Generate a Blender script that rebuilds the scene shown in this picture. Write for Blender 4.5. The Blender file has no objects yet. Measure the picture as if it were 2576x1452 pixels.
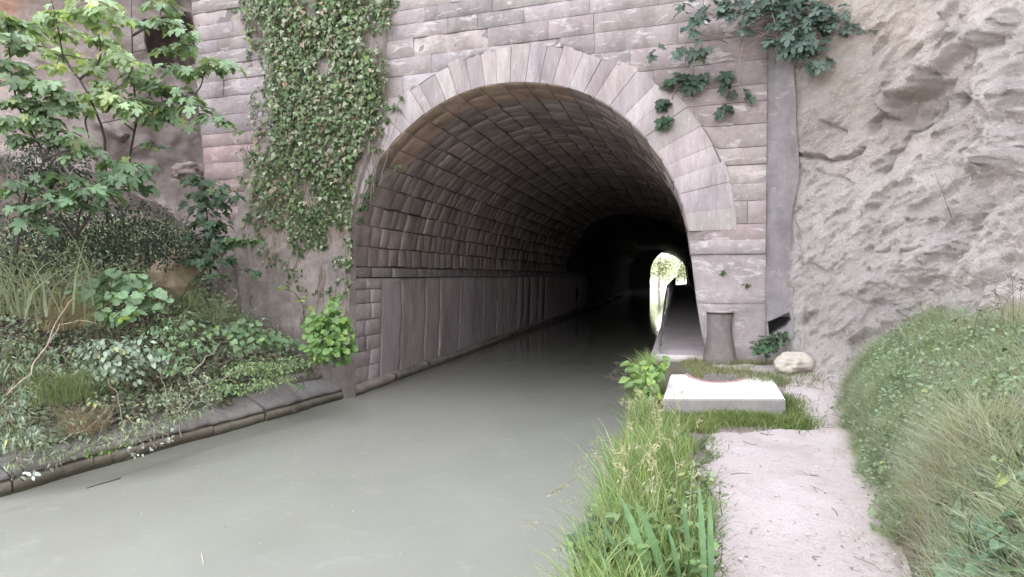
import bpy, bmesh, math, random
import numpy as np
from mathutils import Vector, noise

rng = np.random.default_rng(11)
random.seed(11)
SC = bpy.context.scene
COL = SC.collection

# ------------------------------------------------------------------ camera
FPX, CU, CV = 1600.0, 1288.0, 726.0        # the photo measured at 2576 x 1452
H = 2.3
PSI = math.atan(418 / 1600.0)
TH = math.atan(34 / 1600.0)
CAM = np.array([0.0, 0.0, H])
Fh = np.array([-math.sin(PSI), math.cos(PSI), 0.0])
ZZ = np.array([0.0, 0.0, 1.0])
CF = Fh * math.cos(TH) - ZZ * math.sin(TH)
CR = np.array([math.cos(PSI), math.sin(PSI), 0.0])
CUP = Fh * math.sin(TH) + ZZ * math.cos(TH)

def ray(u, v):
    u = np.asarray(u, float); v = np.asarray(v, float)
    return CF + ((u - CU) / FPX)[..., None] * CR + ((CV - v) / FPX)[..., None] * CUP
def at_z(u, v, z):
    d = ray(u, v); return CAM + d * ((z - H) / d[..., 2])[..., None]
def at_d(u, v, dep):
    return CAM + ray(u, v) * np.asarray(dep, float)[..., None]
def proj(p):
    q = np.asarray(p, float) - CAM
    d = q @ CF
    d = np.where(np.abs(d) < 1e-3, 1e-3, d)
    return CU + FPX * (q @ CR) / d, CV - FPX * (q @ CUP) / d

# facade frame: s along the wall, o out of it towards the canal
FA = np.array([0.0, 10.33, 0.0])
FS = np.array([.99687, -.0791, 0.0]); FN = np.array([-.0791, -.99687, 0.0])
def fac_sz(u, v, o=0.0):
    d = ray(u, v)
    t = ((FA + FN * o - CAM) @ FN if np.isscalar(o) else ((FA - CAM) @ FN + o)) / (d @ FN)
    p = CAM + d * np.asarray(t)[..., None]
    return (p - FA) @ FS, p[..., 2]
def FP(s, z, o=0.0):
    s = np.asarray(s, float); z = np.asarray(z, float); o = np.asarray(o, float)
    return FA + s[..., None] * FS + z[..., None] * ZZ + (o + 0 * s)[..., None] * FN

def sstep(a, b, x):
    t = np.clip((np.asarray(x, float) - a) / (b - a), 0, 1); return t * t * (3 - 2 * t)

# ------------------------------------------------------------------ vector noise (numpy)
def _hash(i, j, k, seed):
    n = (i * 374761393 + j * 668265263 + k * 2147483647 * 3 + seed * 974634777) & 0xffffffff
    n = ((n ^ (n >> 13)) * 1274126177) & 0xffffffff
    n = (n ^ (n >> 16)) & 0xffffffff
    return n / 4294967295.0 * 2 - 1
def vnoise(p, seed=0):
    p = np.asarray(p, float)
    i = np.floor(p).astype(np.int64); f = p - i
    f = f * f * f * (f * (f * 6 - 15) + 10)
    r = 0
    for a in (0, 1):
        for b in (0, 1):
            for c in (0, 1):
                w = (f[..., 0] if a else 1 - f[..., 0]) * (f[..., 1] if b else 1 - f[..., 1]) * (f[..., 2] if c else 1 - f[..., 2])
                r = r + w * _hash(i[..., 0] + a, i[..., 1] + b, i[..., 2] + c, seed)
    return r
def fbm(p, octv=4, seed=0, gain=.5):
    r = 0; a = 1.0; p = np.asarray(p, float)
    for k in range(octv):
        r = r + a * vnoise(p * 2.03 ** k + 17.3 * k, seed + k); a *= gain
    return r
def ridged(p, octv=4, seed=0):
    r = 0; a = 1.0; p = np.asarray(p, float)
    for k in range(octv):
        r = r + a * (1 - 2 * np.abs(vnoise(p * 2.07 ** k + 9.1 * k, seed + k))); a *= .5
    return r

# ------------------------------------------------------------------ mesh builder
class MB:
    def __init__(s): s.V = []; s.C = []; s.F = {}; s.n = 0
    def add(s, V, F, col=(1, 1, 1)):
        V = np.asarray(V, float).reshape(-1, 3)
        c = np.asarray(col, float)
        if c.ndim == 1: c = np.tile(c[:3], (len(V), 1))
        s.V.append(V); s.C.append(c)
        if isinstance(F, np.ndarray): F = {F.shape[1]: F}
        elif not isinstance(F, dict):
            d = {}
            for f in F: d.setdefault(len(f), []).append(f)
            F = d
        for k, a in F.items():
            s.F.setdefault(k, []).append(np.asarray(a, np.int64) + s.n)
        s.n += len(V)
    def grid(s, P, col=(1, 1, 1), flip=False, keep=None):
        n, m = P.shape[:2]
        I = np.arange(n * m).reshape(n, m)
        Q = np.stack([I[:-1, :-1], I[1:, :-1], I[1:, 1:], I[:-1, 1:]], -1)
        if keep is not None: Q = Q[keep]
        Q = Q.reshape(-1, 4)
        if flip: Q = Q[:, ::-1]
        if np.ndim(col) == 3: col = np.asarray(col).reshape(-1, 3)
        s.add(P.reshape(-1, 3), Q, col)
    def tube(s, pts, rad, n=6, col=(1, 1, 1), cap=True):
        pts = np.asarray(pts, float); m = len(pts)
        rad = np.broadcast_to(np.asarray(rad, float), (m,))
        T = np.gradient(pts, axis=0); T /= np.linalg.norm(T, axis=1)[:, None] + 1e-9
        ref = np.array([0.31, .17, .93]) if abs(T[0, 2]) < .9 else np.array([1.0, .1, 0])
        A = np.cross(T, ref); A /= np.linalg.norm(A, axis=1)[:, None] + 1e-9
        B = np.cross(T, A)
        an = np.arange(n) / n * 2 * math.pi
        P = pts[:, None] + rad[:, None, None] * (np.cos(an)[None, :, None] * A[:, None] + np.sin(an)[None, :, None] * B[:, None])
        I = np.arange(m * n).reshape(m, n)
        Q = np.stack([I[:-1], np.roll(I[:-1], -1, 1), np.roll(I[1:], -1, 1), I[1:]], -1).reshape(-1, 4)
        F = {4: Q}
        if cap and n > 4: F[n] = np.array([I[0][::-1], I[-1]])
        elif cap and n == 4: F[4] = np.concatenate([Q, [I[0][::-1], I[-1]]])
        elif cap and n == 3: F[3] = np.array([I[0][::-1], I[-1]])
        s.add(P.reshape(-1, 3), F, col)
    def box(s, lo, hi, col=(1, 1, 1)):
        x0, y0, z0 = lo; x1, y1, z1 = hi
        s.add([(x0,y0,z0),(x1,y0,z0),(x1,y1,z0),(x0,y1,z0),(x0,y0,z1),(x1,y0,z1),(x1,y1,z1),(x0,y1,z1)],
              [(3,2,1,0),(4,5,6,7),(0,1,5,4),(1,2,6,5),(2,3,7,6),(3,0,4,7)], col)
    def build(s, name, mat, parent=None, smooth=False):
        me = bpy.data.meshes.new(name)
        V = np.concatenate(s.V); C = np.concatenate(s.C)
        off = np.zeros(3) if parent is None else np.array(parent_loc(parent))
        V = V - off
        loops = []; starts = []; p = 0
        for k, L in s.F.items():
            a = np.concatenate(L); loops.append(a.reshape(-1))
            starts.append(p + np.arange(len(a)) * k); p += a.size
        loops = np.concatenate(loops); starts = np.concatenate(starts)
        me.vertices.add(len(V)); me.vertices.foreach_set('co', V.reshape(-1).astype(np.float32))
        me.loops.add(len(loops)); me.loops.foreach_set('vertex_index', loops.astype(np.int32))
        me.polygons.add(len(starts)); me.polygons.foreach_set('loop_start', starts.astype(np.int32))
        me.update(calc_edges=True); me.validate()
        at = me.attributes.new('col', 'FLOAT_COLOR', 'POINT')
        at.data.foreach_set('color', np.concatenate([C, np.ones((len(C), 1))], 1).reshape(-1).astype(np.float32))
        if smooth: me.polygons.foreach_set('use_smooth', np.ones(len(me.polygons), bool))
        me.materials.append(mat)
        o = bpy.data.objects.new(name, me); COL.objects.link(o)
        if parent is not None: o.parent = parent
        return o

def parent_loc(o):
    l = np.array(o.location)
    while o.parent: o = o.parent; l = l + np.array(o.location)
    return l
def tag(o, label=None, cat=None, group=None, kind=None):
    if label: o['label'] = label
    if cat: o['category'] = cat
    if group: o['group'] = group
    if kind: o['kind'] = kind
    return o
def thing(name, label, cat, loc=(0, 0, 0), group=None):
    o = bpy.data.objects.new(name, None); COL.objects.link(o); o.location = [float(x) for x in loc]
    o.empty_display_size = .2
    return tag(o, label, cat, group)

# ------------------------------------------------------------------ materials
def mat_new(name):
    m = bpy.data.materials.new(name); m.use_nodes = True
    nt = m.node_tree; nt.nodes.clear()
    return m, nt
class NT:
    def __init__(s, nt): s.nt = nt
    def n(s, t, **kw):
        x = s.nt.nodes.new(t)
        for k, v in kw.items():
            if k.startswith('i_'): x.inputs[k[2:].replace('_', ' ')].default_value = v
            else: setattr(x, k, v)
        return x
    def l(s, a, b): s.nt.links.new(a, b)
    def noise(s, co, scale, detail=5, rough=.6, dist=0):
        x = s.n('ShaderNodeTexNoise'); x.inputs['Scale'].default_value = scale; x.inputs['Detail'].default_value = detail
        x.inputs['Roughness'].default_value = rough; x.inputs['Distortion'].default_value = dist
        s.l(co, x.inputs['Vector']); return x.outputs['Fac']
    def mapping(s, co, scale=(1, 1, 1), rot=(0, 0, 0)):
        x = s.n('ShaderNodeMapping'); x.inputs['Scale'].default_value = scale; x.inputs['Rotation'].default_value = rot
        s.l(co, x.inputs['Vector']); return x.outputs['Vector']
    def ramp(s, f, stops):
        x = s.n('ShaderNodeValToRGB'); r = x.color_ramp
        while len(r.elements) < len(stops): r.elements.new(.5)
        for e, (p, c) in zip(r.elements, stops):
            e.position = p; e.color = (*c, 1) if len(c) == 3 else c
        s.l(f, x.inputs['Fac']); return x.outputs['Color']
    def mix(s, f, a, b, mode='MIX'):
        x = s.n('ShaderNodeMix', data_type='RGBA', blend_type=mode)
        for sock, v in ((x.inputs[0], f), (x.inputs[6], a), (x.inputs[7], b)):
            if hasattr(v, 'is_linked'): s.l(v, sock)
            elif isinstance(v, (int, float)): sock.default_value = v
            else: sock.default_value = (*v, 1)
        return x.outputs[2]
    def math(s, op, a, b=None):
        x = s.n('ShaderNodeMath', operation=op)
        for sock, v in ((x.inputs[0], a), (x.inputs[1], b)):
            if v is None: continue
            if hasattr(v, 'is_linked'): s.l(v, sock)
            else: sock.default_value = v
        return x.outputs[0]
    def bump(s, h, strength, dist, prev=None):
        x = s.n('ShaderNodeBump'); x.inputs['Strength'].default_value = strength; x.inputs['Distance'].default_value = dist
        s.l(h, x.inputs['Height'])
        if prev is not None: s.l(prev, x.inputs['Normal'])
        return x.outputs['Normal']
    def out(s, sh):
        o = s.n('ShaderNodeOutputMaterial'); s.l(sh, o.inputs['Surface'])

def g3(v): return (v, v, v)
def stone_mat(name, lo=.75, hi=1.2, fine=1.0, stretch=(1, 1, 1), stain=(.55, .5, .5), stain_amt=.35, pale=(.62, .58, .56), pale_amt=.25,
              bump=.6, rough=.9, big=1.3, specks=0, bdist=.012, pit=.0, pale_lo=.58, pstretch=(1, 1, 2.4)):
    """vertex colour x mottling, damp stains, pale scuffs, grain bump"""
    m, nt = mat_new(name); N = NT(nt)
    co = N.n('ShaderNodeNewGeometry').outputs['Position']
    sc = N.mapping(co, stretch)
    at = N.n('ShaderNodeAttribute', attribute_name='col').outputs['Color']
    n1 = N.noise(sc, big, 6, .65, .3); n2 = N.noise(sc, 9 * fine, 6, .7); n3 = N.noise(sc, 55 * fine, 4, .7)
    c = N.mix(1.0, at, N.ramp(n1, [(.3, g3(lo)), (.7, g3(hi))]), 'MULTIPLY')
    c = N.mix(1.0, c, N.ramp(n2, [(.25, g3(.82)), (.75, g3(1.14))]), 'MULTIPLY')
    c = N.mix(1.0, c, N.ramp(n3, [(.3, g3(.86)), (.7, g3(1.1))]), 'MULTIPLY')
    st = N.noise(N.mapping(co, (1.3, 1.3, .35)), 1.6, 5, .6, .6)
    fs = N.math('MULTIPLY', N.ramp(st, [(.5, g3(0)), (.68, g3(1))]), stain_amt)
    c = N.mix(fs, c, N.mix(1.0, c, stain, 'MULTIPLY'))
    pn = N.noise(N.mapping(sc, pstretch), 3.1, 7, .72, .5)
    fp = N.math('MULTIPLY', N.ramp(pn, [(pale_lo, g3(0)), (pale_lo + .07, g3(1))]), pale_amt)
    c = N.mix(fp, c, pale)
    if specks:
        k1 = N.noise(sc, 16, 5, .75, .8); k2 = N.noise(sc, 7, 6, .75, 1.2)
        c = N.mix(N.math('MULTIPLY', N.ramp(k1, [(.30, g3(1)), (.37, g3(0))]), specks), c, (.15, .13, .115))
        c = N.mix(N.math('MULTIPLY', N.ramp(k2, [(.60, g3(0)), (.66, g3(1))]), specks * .7), c, (.52, .49, .475))
    b = N.bump(n2, bump * .6, bdist * 2.2)
    if specks: b = N.bump(k1, .8, .05, b); b = N.bump(k2, .7, .06, b)
    b = N.bump(n3, bump, bdist, b)
    if pit:
        v = N.n('ShaderNodeTexVoronoi'); v.inputs['Scale'].default_value = 26 * fine; N.l(sc, v.inputs['Vector'])
        b = N.bump(N.ramp(v.outputs['Distance'], [(.0, g3(0)), (.35, g3(1))]), pit, .01, b)
    p = N.n('ShaderNodeBsdfPrincipled'); N.l(c, p.inputs['Base Color']); p.inputs['Roughness'].default_value = rough
    p.inputs['Specular IOR Level'].default_value = .25
    N.l(b, p.inputs['Normal']); N.out(p.outputs[0])
    return m
def leaf_mat(name, trans=.35, rough=.5, spec=.4):
    m, nt = mat_new(name); N = NT(nt)
    at = N.n('ShaderNodeAttribute', attribute_name='col').outputs['Color']
    co = N.n('ShaderNodeNewGeometry').outputs['Position']
    c = N.mix(1.0, at, N.ramp(N.noise(co, 14, 4), [(.3, g3(.78)), (.7, g3(1.2))]), 'MULTIPLY')
    p = N.n('ShaderNodeBsdfPrincipled'); N.l(c, p.inputs['Base Color']); p.inputs['Roughness'].default_value = rough
    p.inputs['Specular IOR Level'].default_value = spec
    t = N.n('ShaderNodeBsdfTranslucent'); N.l(N.mix(1.0, c, (1.25, 1.25, .6), 'MULTIPLY'), t.inputs['Color'])
    x = N.n('ShaderNodeMixShader'); x.inputs[0].default_value = trans
    N.l(p.outputs[0], x.inputs[1]); N.l(t.outputs[0], x.inputs[2]); N.out(x.outputs[0])
    return m
def plain_mat(name, rough=.8, metal=0.0, bump=.3, scale=40, var=.2):
    m, nt = mat_new(name); N = NT(nt)
    at = N.n('ShaderNodeAttribute', attribute_name='col').outputs['Color']
    co = N.n('ShaderNodeNewGeometry').outputs['Position']
    n = N.noise(co, scale, 5, .65)
    c = N.mix(1.0, at, N.ramp(n, [(.3, g3(1 - var)), (.7, g3(1 + var))]), 'MULTIPLY')
    p = N.n('ShaderNodeBsdfPrincipled'); N.l(c, p.inputs['Base Color']); p.inputs['Roughness'].default_value = rough
    p.inputs['Metallic'].default_value = metal
    N.l(N.bump(n, bump, .006), p.inputs['Normal']); N.out(p.outputs[0])
    return m

M_ASH = stone_mat('dressed_stone', lo=.76, hi=1.2, pale_amt=.6, pale=(.52, .485, .49), stain_amt=.45, bump=.6, pale_lo=.55, pstretch=(.8, .8, 2.6))
M_RING = stone_mat('voussoir_stone', stretch=(2.6, 1, .5), pale_amt=.3, pale=(.60, .55, .565), bump=.5)
M_VAULT = stone_mat('vault_stone', lo=.65, hi=1.25, pale_amt=.12, stain_amt=.5, bump=.8)
M_MORTAR = stone_mat('old_mortar', pale_amt=.0, stain_amt=.3, bump=.6)
M_TOOLED = stone_mat('tooled_render', stretch=(9, 9, .9), lo=.82, hi=1.14, pale_amt=.18, stain_amt=.55, bump=.9, bdist=.02)
M_RENDER = stone_mat('smooth_render', lo=.85, hi=1.12, pale_amt=.2, stain_amt=.3, bump=.35)
M_CLIFF = stone_mat('soft_sandstone', lo=.8, hi=1.18, fine=.8, big=.8, pale_amt=.55, pale=(.50, .465, .46), stain_amt=.35, stain=(.72, .68, .64), bump=1.0, bdist=.03, pit=.35, specks=.75)
M_CLIFFL = stone_mat('brown_rock', lo=.7, hi=1.2, fine=.8, big=.9, pale_amt=.2, stain_amt=.5, bump=.8, bdist=.02)  # brown rock of the left cliff, its own darker tone
M_CONC = stone_mat('pale_concrete', lo=.9, hi=1.05, pale_amt=.06, pale=(.85, .83, .8), stain_amt=.12, bump=.3)
M_BOLL = stone_mat('weathered_stone', lo=.7, hi=1.2, fine=1.6, pale_amt=.2, stain_amt=.5, bump=.7)
M_BOULD = stone_mat('tan_boulder', lo=.8, hi=1.15, pale_amt=.3, bump=.6)
M_COPE = stone_mat('damp_coping', lo=.7, hi=1.2, pale_amt=.15, stain_amt=.5, bump=.8)
M_EARTH = stone_mat('bank_earth', lo=.6, hi=1.25, fine=1.5, pale_amt=.15, pale=(.4, .34, .3), stain_amt=.3, bump=1.0, bdist=.03)
M_BARK = plain_mat('bark', .9, 0, .6, 60, .35)
M_DRY = plain_mat('dry_stem', .85, 0, .3, 60, .25)
M_STEEL = plain_mat('worn_steel', .45, .6, .2, 50, .2)
M_LEAF = leaf_mat('leaf', .35, .5, .4)
M_GRASS = leaf_mat('grass_blade', .4, .55, .3)
M_IVY = leaf_mat('ivy_leaf', .2, .45, .4)

def path_mat():
    m, nt = mat_new('sandy_path'); N = NT(nt)
    co = N.n('ShaderNodeNewGeometry').outputs['Position']
    n1 = N.noise(co, 1.1, 6, .6, .4); n2 = N.noise(N.mapping(co, (3, 9, 3)), 3.5, 6, .7, .6); n3 = N.noise(co, 70, 4, .7)
    c = N.ramp(n1, [(.3, (.43, .365, .368)), (.7, (.53, .47, .475))])
    c = N.mix(N.math('MULTIPLY', N.ramp(n2, [(.54, g3(0)), (.66, g3(1))]), .5), c, (.33, .25, .235))
    c = N.mix(1.0, c, N.ramp(n3, [(.25, g3(.75)), (.7, g3(1.12))]), 'MULTIPLY')
    p = N.n('ShaderNodeBsdfPrincipled'); N.l(c, p.inputs['Base Color']); p.inputs['Roughness'].default_value = .95
    b = N.bump(n2, .5, .03); b = N.bump(n3, .7, .012, b)
    N.l(b, p.inputs['Normal']); N.out(p.outputs[0]); return m
M_PATH = path_mat()
def water_mat():
    m, nt = mat_new('murky_canal_water'); N = NT(nt)
    co = N.n('ShaderNodeNewGeometry').outputs['Position']
    n1 = N.noise(N.mapping(co, (.5, .35, 1)), 1.2, 4, .5, .4)
    sc = N.noise(N.mapping(co, (1.0, 1.3, 1)), 2.2, 8, .75, .8)
    c = N.ramp(n1, [(.3, (.248, .25, .222)), (.7, (.288, .289, .26))])
    c = N.mix(N.math('MULTIPLY', N.ramp(sc, [(.56, g3(0)), (.70, g3(1))]), .4), c, (.36, .36, .335))
    r = N.noise(N.mapping(co, (6, 2.2, 1)), 2.5, 3, .5)
    r2 = N.noise(N.mapping(co, (1.2, .5, 1)), 1.5, 3, .5)
    b = N.bump(r, .13, .02); b = N.bump(r2, .10, .05, b)
    p = N.n('ShaderNodeBsdfPrincipled'); N.l(c, p.inputs['Base Color']); p.inputs['Roughness'].default_value = .04
    p.inputs['IOR'].default_value = 1.36; N.l(b, p.inputs['Normal']); N.out(p.outputs[0]); return m
M_WATER = water_mat()

# ------------------------------------------------------------------ leaves, grass, twigs
def outline_leaf(pts, fold=.18, droop=.25):
    """fan leaf, base at the origin, tip at y = 1; returns verts and triangle list"""
    pts = np.asarray(pts, float)
    full = np.concatenate([pts, pts[::-1][(1 if pts[-1, 0] == 0 else 0):] * [-1, 1]])
    V = np.concatenate([[[0, .42]], full])
    x, y = V[:, 0], V[:, 1]
    z = fold * np.abs(x) - droop * y * y
    V3 = np.stack([x, y, z], 1)
    n = len(full)
    F = np.array([(0, 1 + (i + 1) % n, 1 + i) for i in range(n)])
    return V3, F
LEAF = {
    'fig': outline_leaf([(.0, .0), (.18, -.08), (.40, -.02), (.48, .14), (.30, .28), (.44, .42), (.52, .64), (.36, .70), (.21, .56), (.20, .80), (.11, .95), (0, 1.0)], .14, .38),
    'ivy': outline_leaf([(.0, .0), (.24, -.1), (.48, .22), (.28, .44), (.2, .6), (0, 1.0)], .15, .2),
    'oval': outline_leaf([(0, 0), (.22, .22), (.30, .5), (.18, .82), (0, 1)], .25, .3),
    'narrow': outline_leaf([(0, 0), (.10, .25), (.12, .5), (.07, .8), (0, 1)], .3, .5),
    'heart': outline_leaf([(0, .0), (.2, -.16), (.46, -.04), (.50, .25), (.36, .62), (0, 1)], .2, .25),
    'round': outline_leaf([(0, .0), (.26, -.08), (.50, .10), (.44, .30), (.54, .52), (.34, .64), (.30, .86), (0, .95)], .1, .2),
}
def unit(a): return a / (np.linalg.norm(a, axis=-1, keepdims=True) + 1e-9)
def leaves(mb, kind, pos, nrm, tip, size, col):
    V, F = LEAF[kind]
    pos = np.asarray(pos, float); N = len(pos)
    n = unit(nrm); t = unit(tip - (tip * n).sum(1, keepdims=True) * n); b = np.cross(t, n)
    size = np.broadcast_to(np.asarray(size, float), (N,))
    P = pos[:, None] + size[:, None, None] * (V[None, :, 0:1] * b[:, None] + V[None, :, 1:2] * t[:, None] + V[None, :, 2:3] * n[:, None])
    k = len(V)
    Fa = (F[None] + (np.arange(N) * k)[:, None, None]).reshape(-1, 3)
    C = np.repeat(np.broadcast_to(col, (N, 3)), k, axis=0)
    mb.add(P.reshape(-1, 3), Fa, C)
def greens(n, base, var=.25, yellow=.1):
    b = np.asarray(base, float)
    c = b[None] * (1 + var * rng.normal(size=(n, 1)).clip(-1.8, 2.2))
    y = (rng.random((n, 1)) < yellow) * rng.random((n, 1))
    c = c * (1 + y * np.array([[.55, .28, -.2]]))
    return c.clip(.004, .8)
def rnd_dir(n):
    return unit(rng.normal(size=(n, 3)))
def blades(mb, base, h, w, lean, bend, col, tipcol=None):
    """grass blades: 3 segments, tapered and bent towards `lean` (N x 3 horizontal)"""
    N = len(base); h = np.broadcast_to(h, (N,)); w = np.broadcast_to(w, (N,)); bend = np.broadcast_to(bend, (N,))
    a = rng.random(N) * 2 * math.pi
    side = np.stack([np.cos(a), np.sin(a), 0 * a], 1)
    ts = np.array([0, .4, .75, 1.0]); ws = np.array([1, .85, .5, 0])
    P = []
    for t, k in zip(ts, ws):
        c = base + (h * (t - .35 * bend * t * t))[:, None] * ZZ + (h * bend * t * t)[:, None] * lean
        if k > 0:
            P += [c - side * (w * k / 2)[:, None], c + side * (w * k / 2)[:, None]]
        else: P.append(c)
    P = np.stack(P, 1)
    o = (np.arange(N) * 7)[:, None]
    Q = np.concatenate([o + np.array([[0, 1, 3, 2]]), o + np.array([[2, 3, 5, 4]])])
    T = o + np.array([[4, 5, 6]])
    C = np.repeat(np.broadcast_to(col, (N, 3))[:, None], 7, 1)
    mb.add(P.reshape(-1, 3), {4: Q, 3: T}, C.reshape(-1, 3))
def curve_pts(ctrl, n=10):
    ctrl = np.asarray(ctrl, float); m = len(ctrl)
    if m == 2: return ctrl[0] + (ctrl[1] - ctrl[0]) * np.linspace(0, 1, n)[:, None]
    P = np.concatenate([[2 * ctrl[0] - ctrl[1]], ctrl, [2 * ctrl[-1] - ctrl[-2]]])
    out = []
    for x in np.linspace(0, m - 1, n):
        i = min(int(x), m - 2); t = x - i
        a, b, c, d = P[i:i + 4]
        out.append(.5 * (2 * b + (c - a) * t + (2 * a - 5 * b + 4 * c - d) * t * t + (3 * b - a - 3 * c + d) * t ** 3))
    return np.array(out)
def stem(mb, ctrl, r0, r1, n=10, sides=5, col=(.08, .06, .05)):
    p = curve_pts(ctrl, n); mb.tube(p, np.linspace(r0, r1, n), sides, col)
    return p

# ==================================================================== THE TUNNEL
tun = thing('canal_tunnel', 'mauve stone tunnel arch over the canal with a dark vaulted passage', 'tunnel', (-2.8, 10.5, 0))

INNER = np.array([(878, 1010), (885, 800), (885, 600), (903, 520), (938, 432), (975, 375), (1040, 310), (1110, 260), (1190, 224), (1270, 209), (1340, 208), (1420, 219),
         (1490, 243), (1560, 286), (1622, 343), (1672, 412), (1708, 490), (1730, 570), (1738, 640), (1752, 760), (1776, 905), (1782, 940)], float)
OUTER = np.array([(800, 620), (822, 520), (858, 430), (905, 355), (962, 292), (1030, 232), (1110, 178), (1200, 141), (1290, 119), (1380, 115), (1480, 137), (1570, 170),
         (1640, 206), (1710, 262), (1778, 335), (1822, 425), (1840, 520), (1845, 620)], float)
isz = np.stack(fac_sz(INNER[:, 0], INNER[:, 1]), 1)
osz = np.stack(fac_sz(OUTER[:, 0], OUTER[:, 1]), 1)
ZSPR = float(isz[2, 1])
CEN = np.array([(isz[2, 0] + isz[17, 0]) / 2, ZSPR])
def polar_fn(pts):
    d = pts - CEN; a = np.arctan2(d[:, 1], d[:, 0]); r = np.hypot(d[:, 0], d[:, 1])
    i = np.argsort(a); a, r = a[i], r[i]
    return lambda th: np.interp(th, a, r)
R_IN = polar_fn(isz[2:18]); R_OUT = polar_fn(osz)
S_L = float(isz[1, 0])
zz_r = isz[17:][::-1]
def s_right(z): return np.interp(z, zz_r[:, 1], zz_r[:, 0])
def push(s, z, grow=0.0, inner=False):
    """move points out of the arch opening (+ ring)"""
    s = np.array(s, float); z = np.array(z, float)
    dx, dz = s - CEN[0], z - CEN[1]
    th = np.arctan2(dz, dx); r = np.hypot(dx, dz)
    R = (R_IN(th) if inner else R_OUT(th)) + grow
    up = (z > ZSPR) & (r < R)
    s2 = np.where(up, CEN[0] + R * np.cos(th), s); z2 = np.where(up, CEN[1] + R * np.sin(th), z)
    lo = (z <= ZSPR)
    sr = s_right(z) + grow; sl = S_L - grow
    l_in = lo & (s > sl) & (s < CEN[0]); r_in = lo & (s < sr) & (s >= CEN[0])
    s2 = np.where(l_in, sl, np.where(r_in, sr, s2))
    return s2, z2, up | l_in | r_in

def block(mb, a, b, c, d, mapf, col, gap=.012, proud=0.0, rough=.005, step=.16, ch=.014, back=.06, pushf=None, seed=0, wob=.0):
    """one masonry block on [a,b]x[c,d] of a surface; mapf(s,z,o)"""
    g = gap / 2
    nx = max(1, int((b - a) / step)); nz = max(1, int((d - c) / step))
    sx = np.concatenate([[a + g, a + g], np.linspace(a + g + ch, b - g - ch, nx + 1), [b - g, b - g]])
    sz = np.concatenate([[c + g, c + g], np.linspace(c + g + ch, d - g - ch, nz + 1), [d - g, d - g]])
    S, Z = np.meshgrid(sx, sz, indexing='ij')
    O = np.full(S.shape, proud)
    O[1, :] = O[-2, :] = proud - ch * .8; O[:, 1] = O[:, -2] = proud - ch * .8
    O[0, :] = O[-1, :] = -back; O[:, 0] = O[:, -1] = -back
    if rough > 0:
        q = np.stack([S * 3.1, Z * 3.1, np.full(S.shape, seed * 1.37)], -1)
        nO = fbm(q, 3, 5) * rough
        nO[0, :] = nO[-1, :] = 0; nO[:, 0] = nO[:, -1] = 0
        O = O + nO
    if wob > 0:
        q = np.stack([S * 2.3, Z * 2.3, np.full(S.shape, 4.4)], -1)
        S = S + wob * vnoise(q, 3); Z = Z + wob * vnoise(q, 8)
    if pushf is not None:
        S, Z, ins = pushf(S, Z)
        if ins.all(): return
        if ins.sum() > .93 * ins.size: return
    mb.grid(mapf(S, Z, O), col)

def stone_col(base, var=.14, tint=.015):
    var *= .6
    b = np.asarray(base) * (1 + var * random.gauss(0, 1))
    return np.clip(b * (1 + tint * np.array([random.gauss(0, 1), random.gauss(0, .6), random.gauss(0, 1)])), .02, .8)

MAUVE = np.array([.325, .282, .288])
# --- facade blocks: left edge of the wall slants as in the photo
le = np.stack(fac_sz(np.array([472, 480, 497, 515, 548, 575]), np.array([-150, 0, 240, 440, 540, 640])), 1)
def s_left(z): return np.interp(z, le[::-1, 1], le[::-1, 0])
S_RT = float(fac_sz(1928, 500)[0])
IMP_T = float(fac_sz(1840, 604)[1]); IMP_B = float(fac_sz(1840, 640)[1])
fb = MB(); seed = 0
z = .25; courses = [z]
while z < 9.2:
    hgt = random.uniform(.25, .37); z += hgt; courses.append(z)
for c, d in zip(courses[:-1], courses[1:]):
    s = s_left((c + d) / 2) ; first = True
    while s < S_RT:
        L = random.uniform(.55, 1.9)
        e = min(s + L, S_RT)
        if S_RT - e < .25: e = S_RT
        right = s > CEN[0] and d < IMP_T + .02
        if not (right):
            seed += 1
            spall = random.random() < .16
            colr = stone_col(MAUVE * (1.34 if spall else .97), .17, .015) * (1 - np.array([.10, .15, .17]) * float(sstep(-2.0, -.6, s) * sstep(6.8, 5.6, c)))
            if s < -7.2 and 2.9 < c < 5: colr = colr * np.array([1.1, .98, .95])
            block(fb, s, e, c, d, FP, colr, gap=random.uniform(.003, .008), proud=random.uniform(-.003, .003) - (.010 if spall else 0),
                  rough=.03 if spall else .006, pushf=push, seed=seed, step=.10 if spall else .16, ch=.005)
        s = e
# right pier under the impost: big rendered panels
zc = [.2, 1.86, IMP_B]
for c, d in zip(zc[:-1], zc[1:]):
    seed += 1
    block(fb, s_right(1.0) - 1.2, S_RT, c, d, FP, MAUVE * (.93 if c < 1 else .96), gap=.003, proud=.004, rough=.022, ch=.003, step=.07, pushf=push, seed=seed)
seed += 1
block(fb, CEN[0] + 1, S_RT, IMP_B, IMP_T, FP, MAUVE * 1.0, gap=.004, proud=.045, rough=.008, step=.12, pushf=push, seed=seed)
fb.build('facade_masonry', M_ASH, tun)

# --- mortar core of the wall behind the blocks
bk = MB()
ss = np.linspace(-9.6, S_RT, 120); zs = np.linspace(-.4, 9.2, 105)
S, Z = np.meshgrid(ss, zs, indexing='ij')
inl = S < s_left(Z) + .02
S = np.where(inl, s_left(Z) + .02, S)
S2, Z2, ins = push(S, Z, .10, True)
k = ~(ins[:-1, :-1] & ins[1:, :-1] & ins[1:, 1:] & ins[:-1, 1:])
bk.grid(FP(S2, Z2, -.03), (.24, .205, .21), keep=k)
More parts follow.
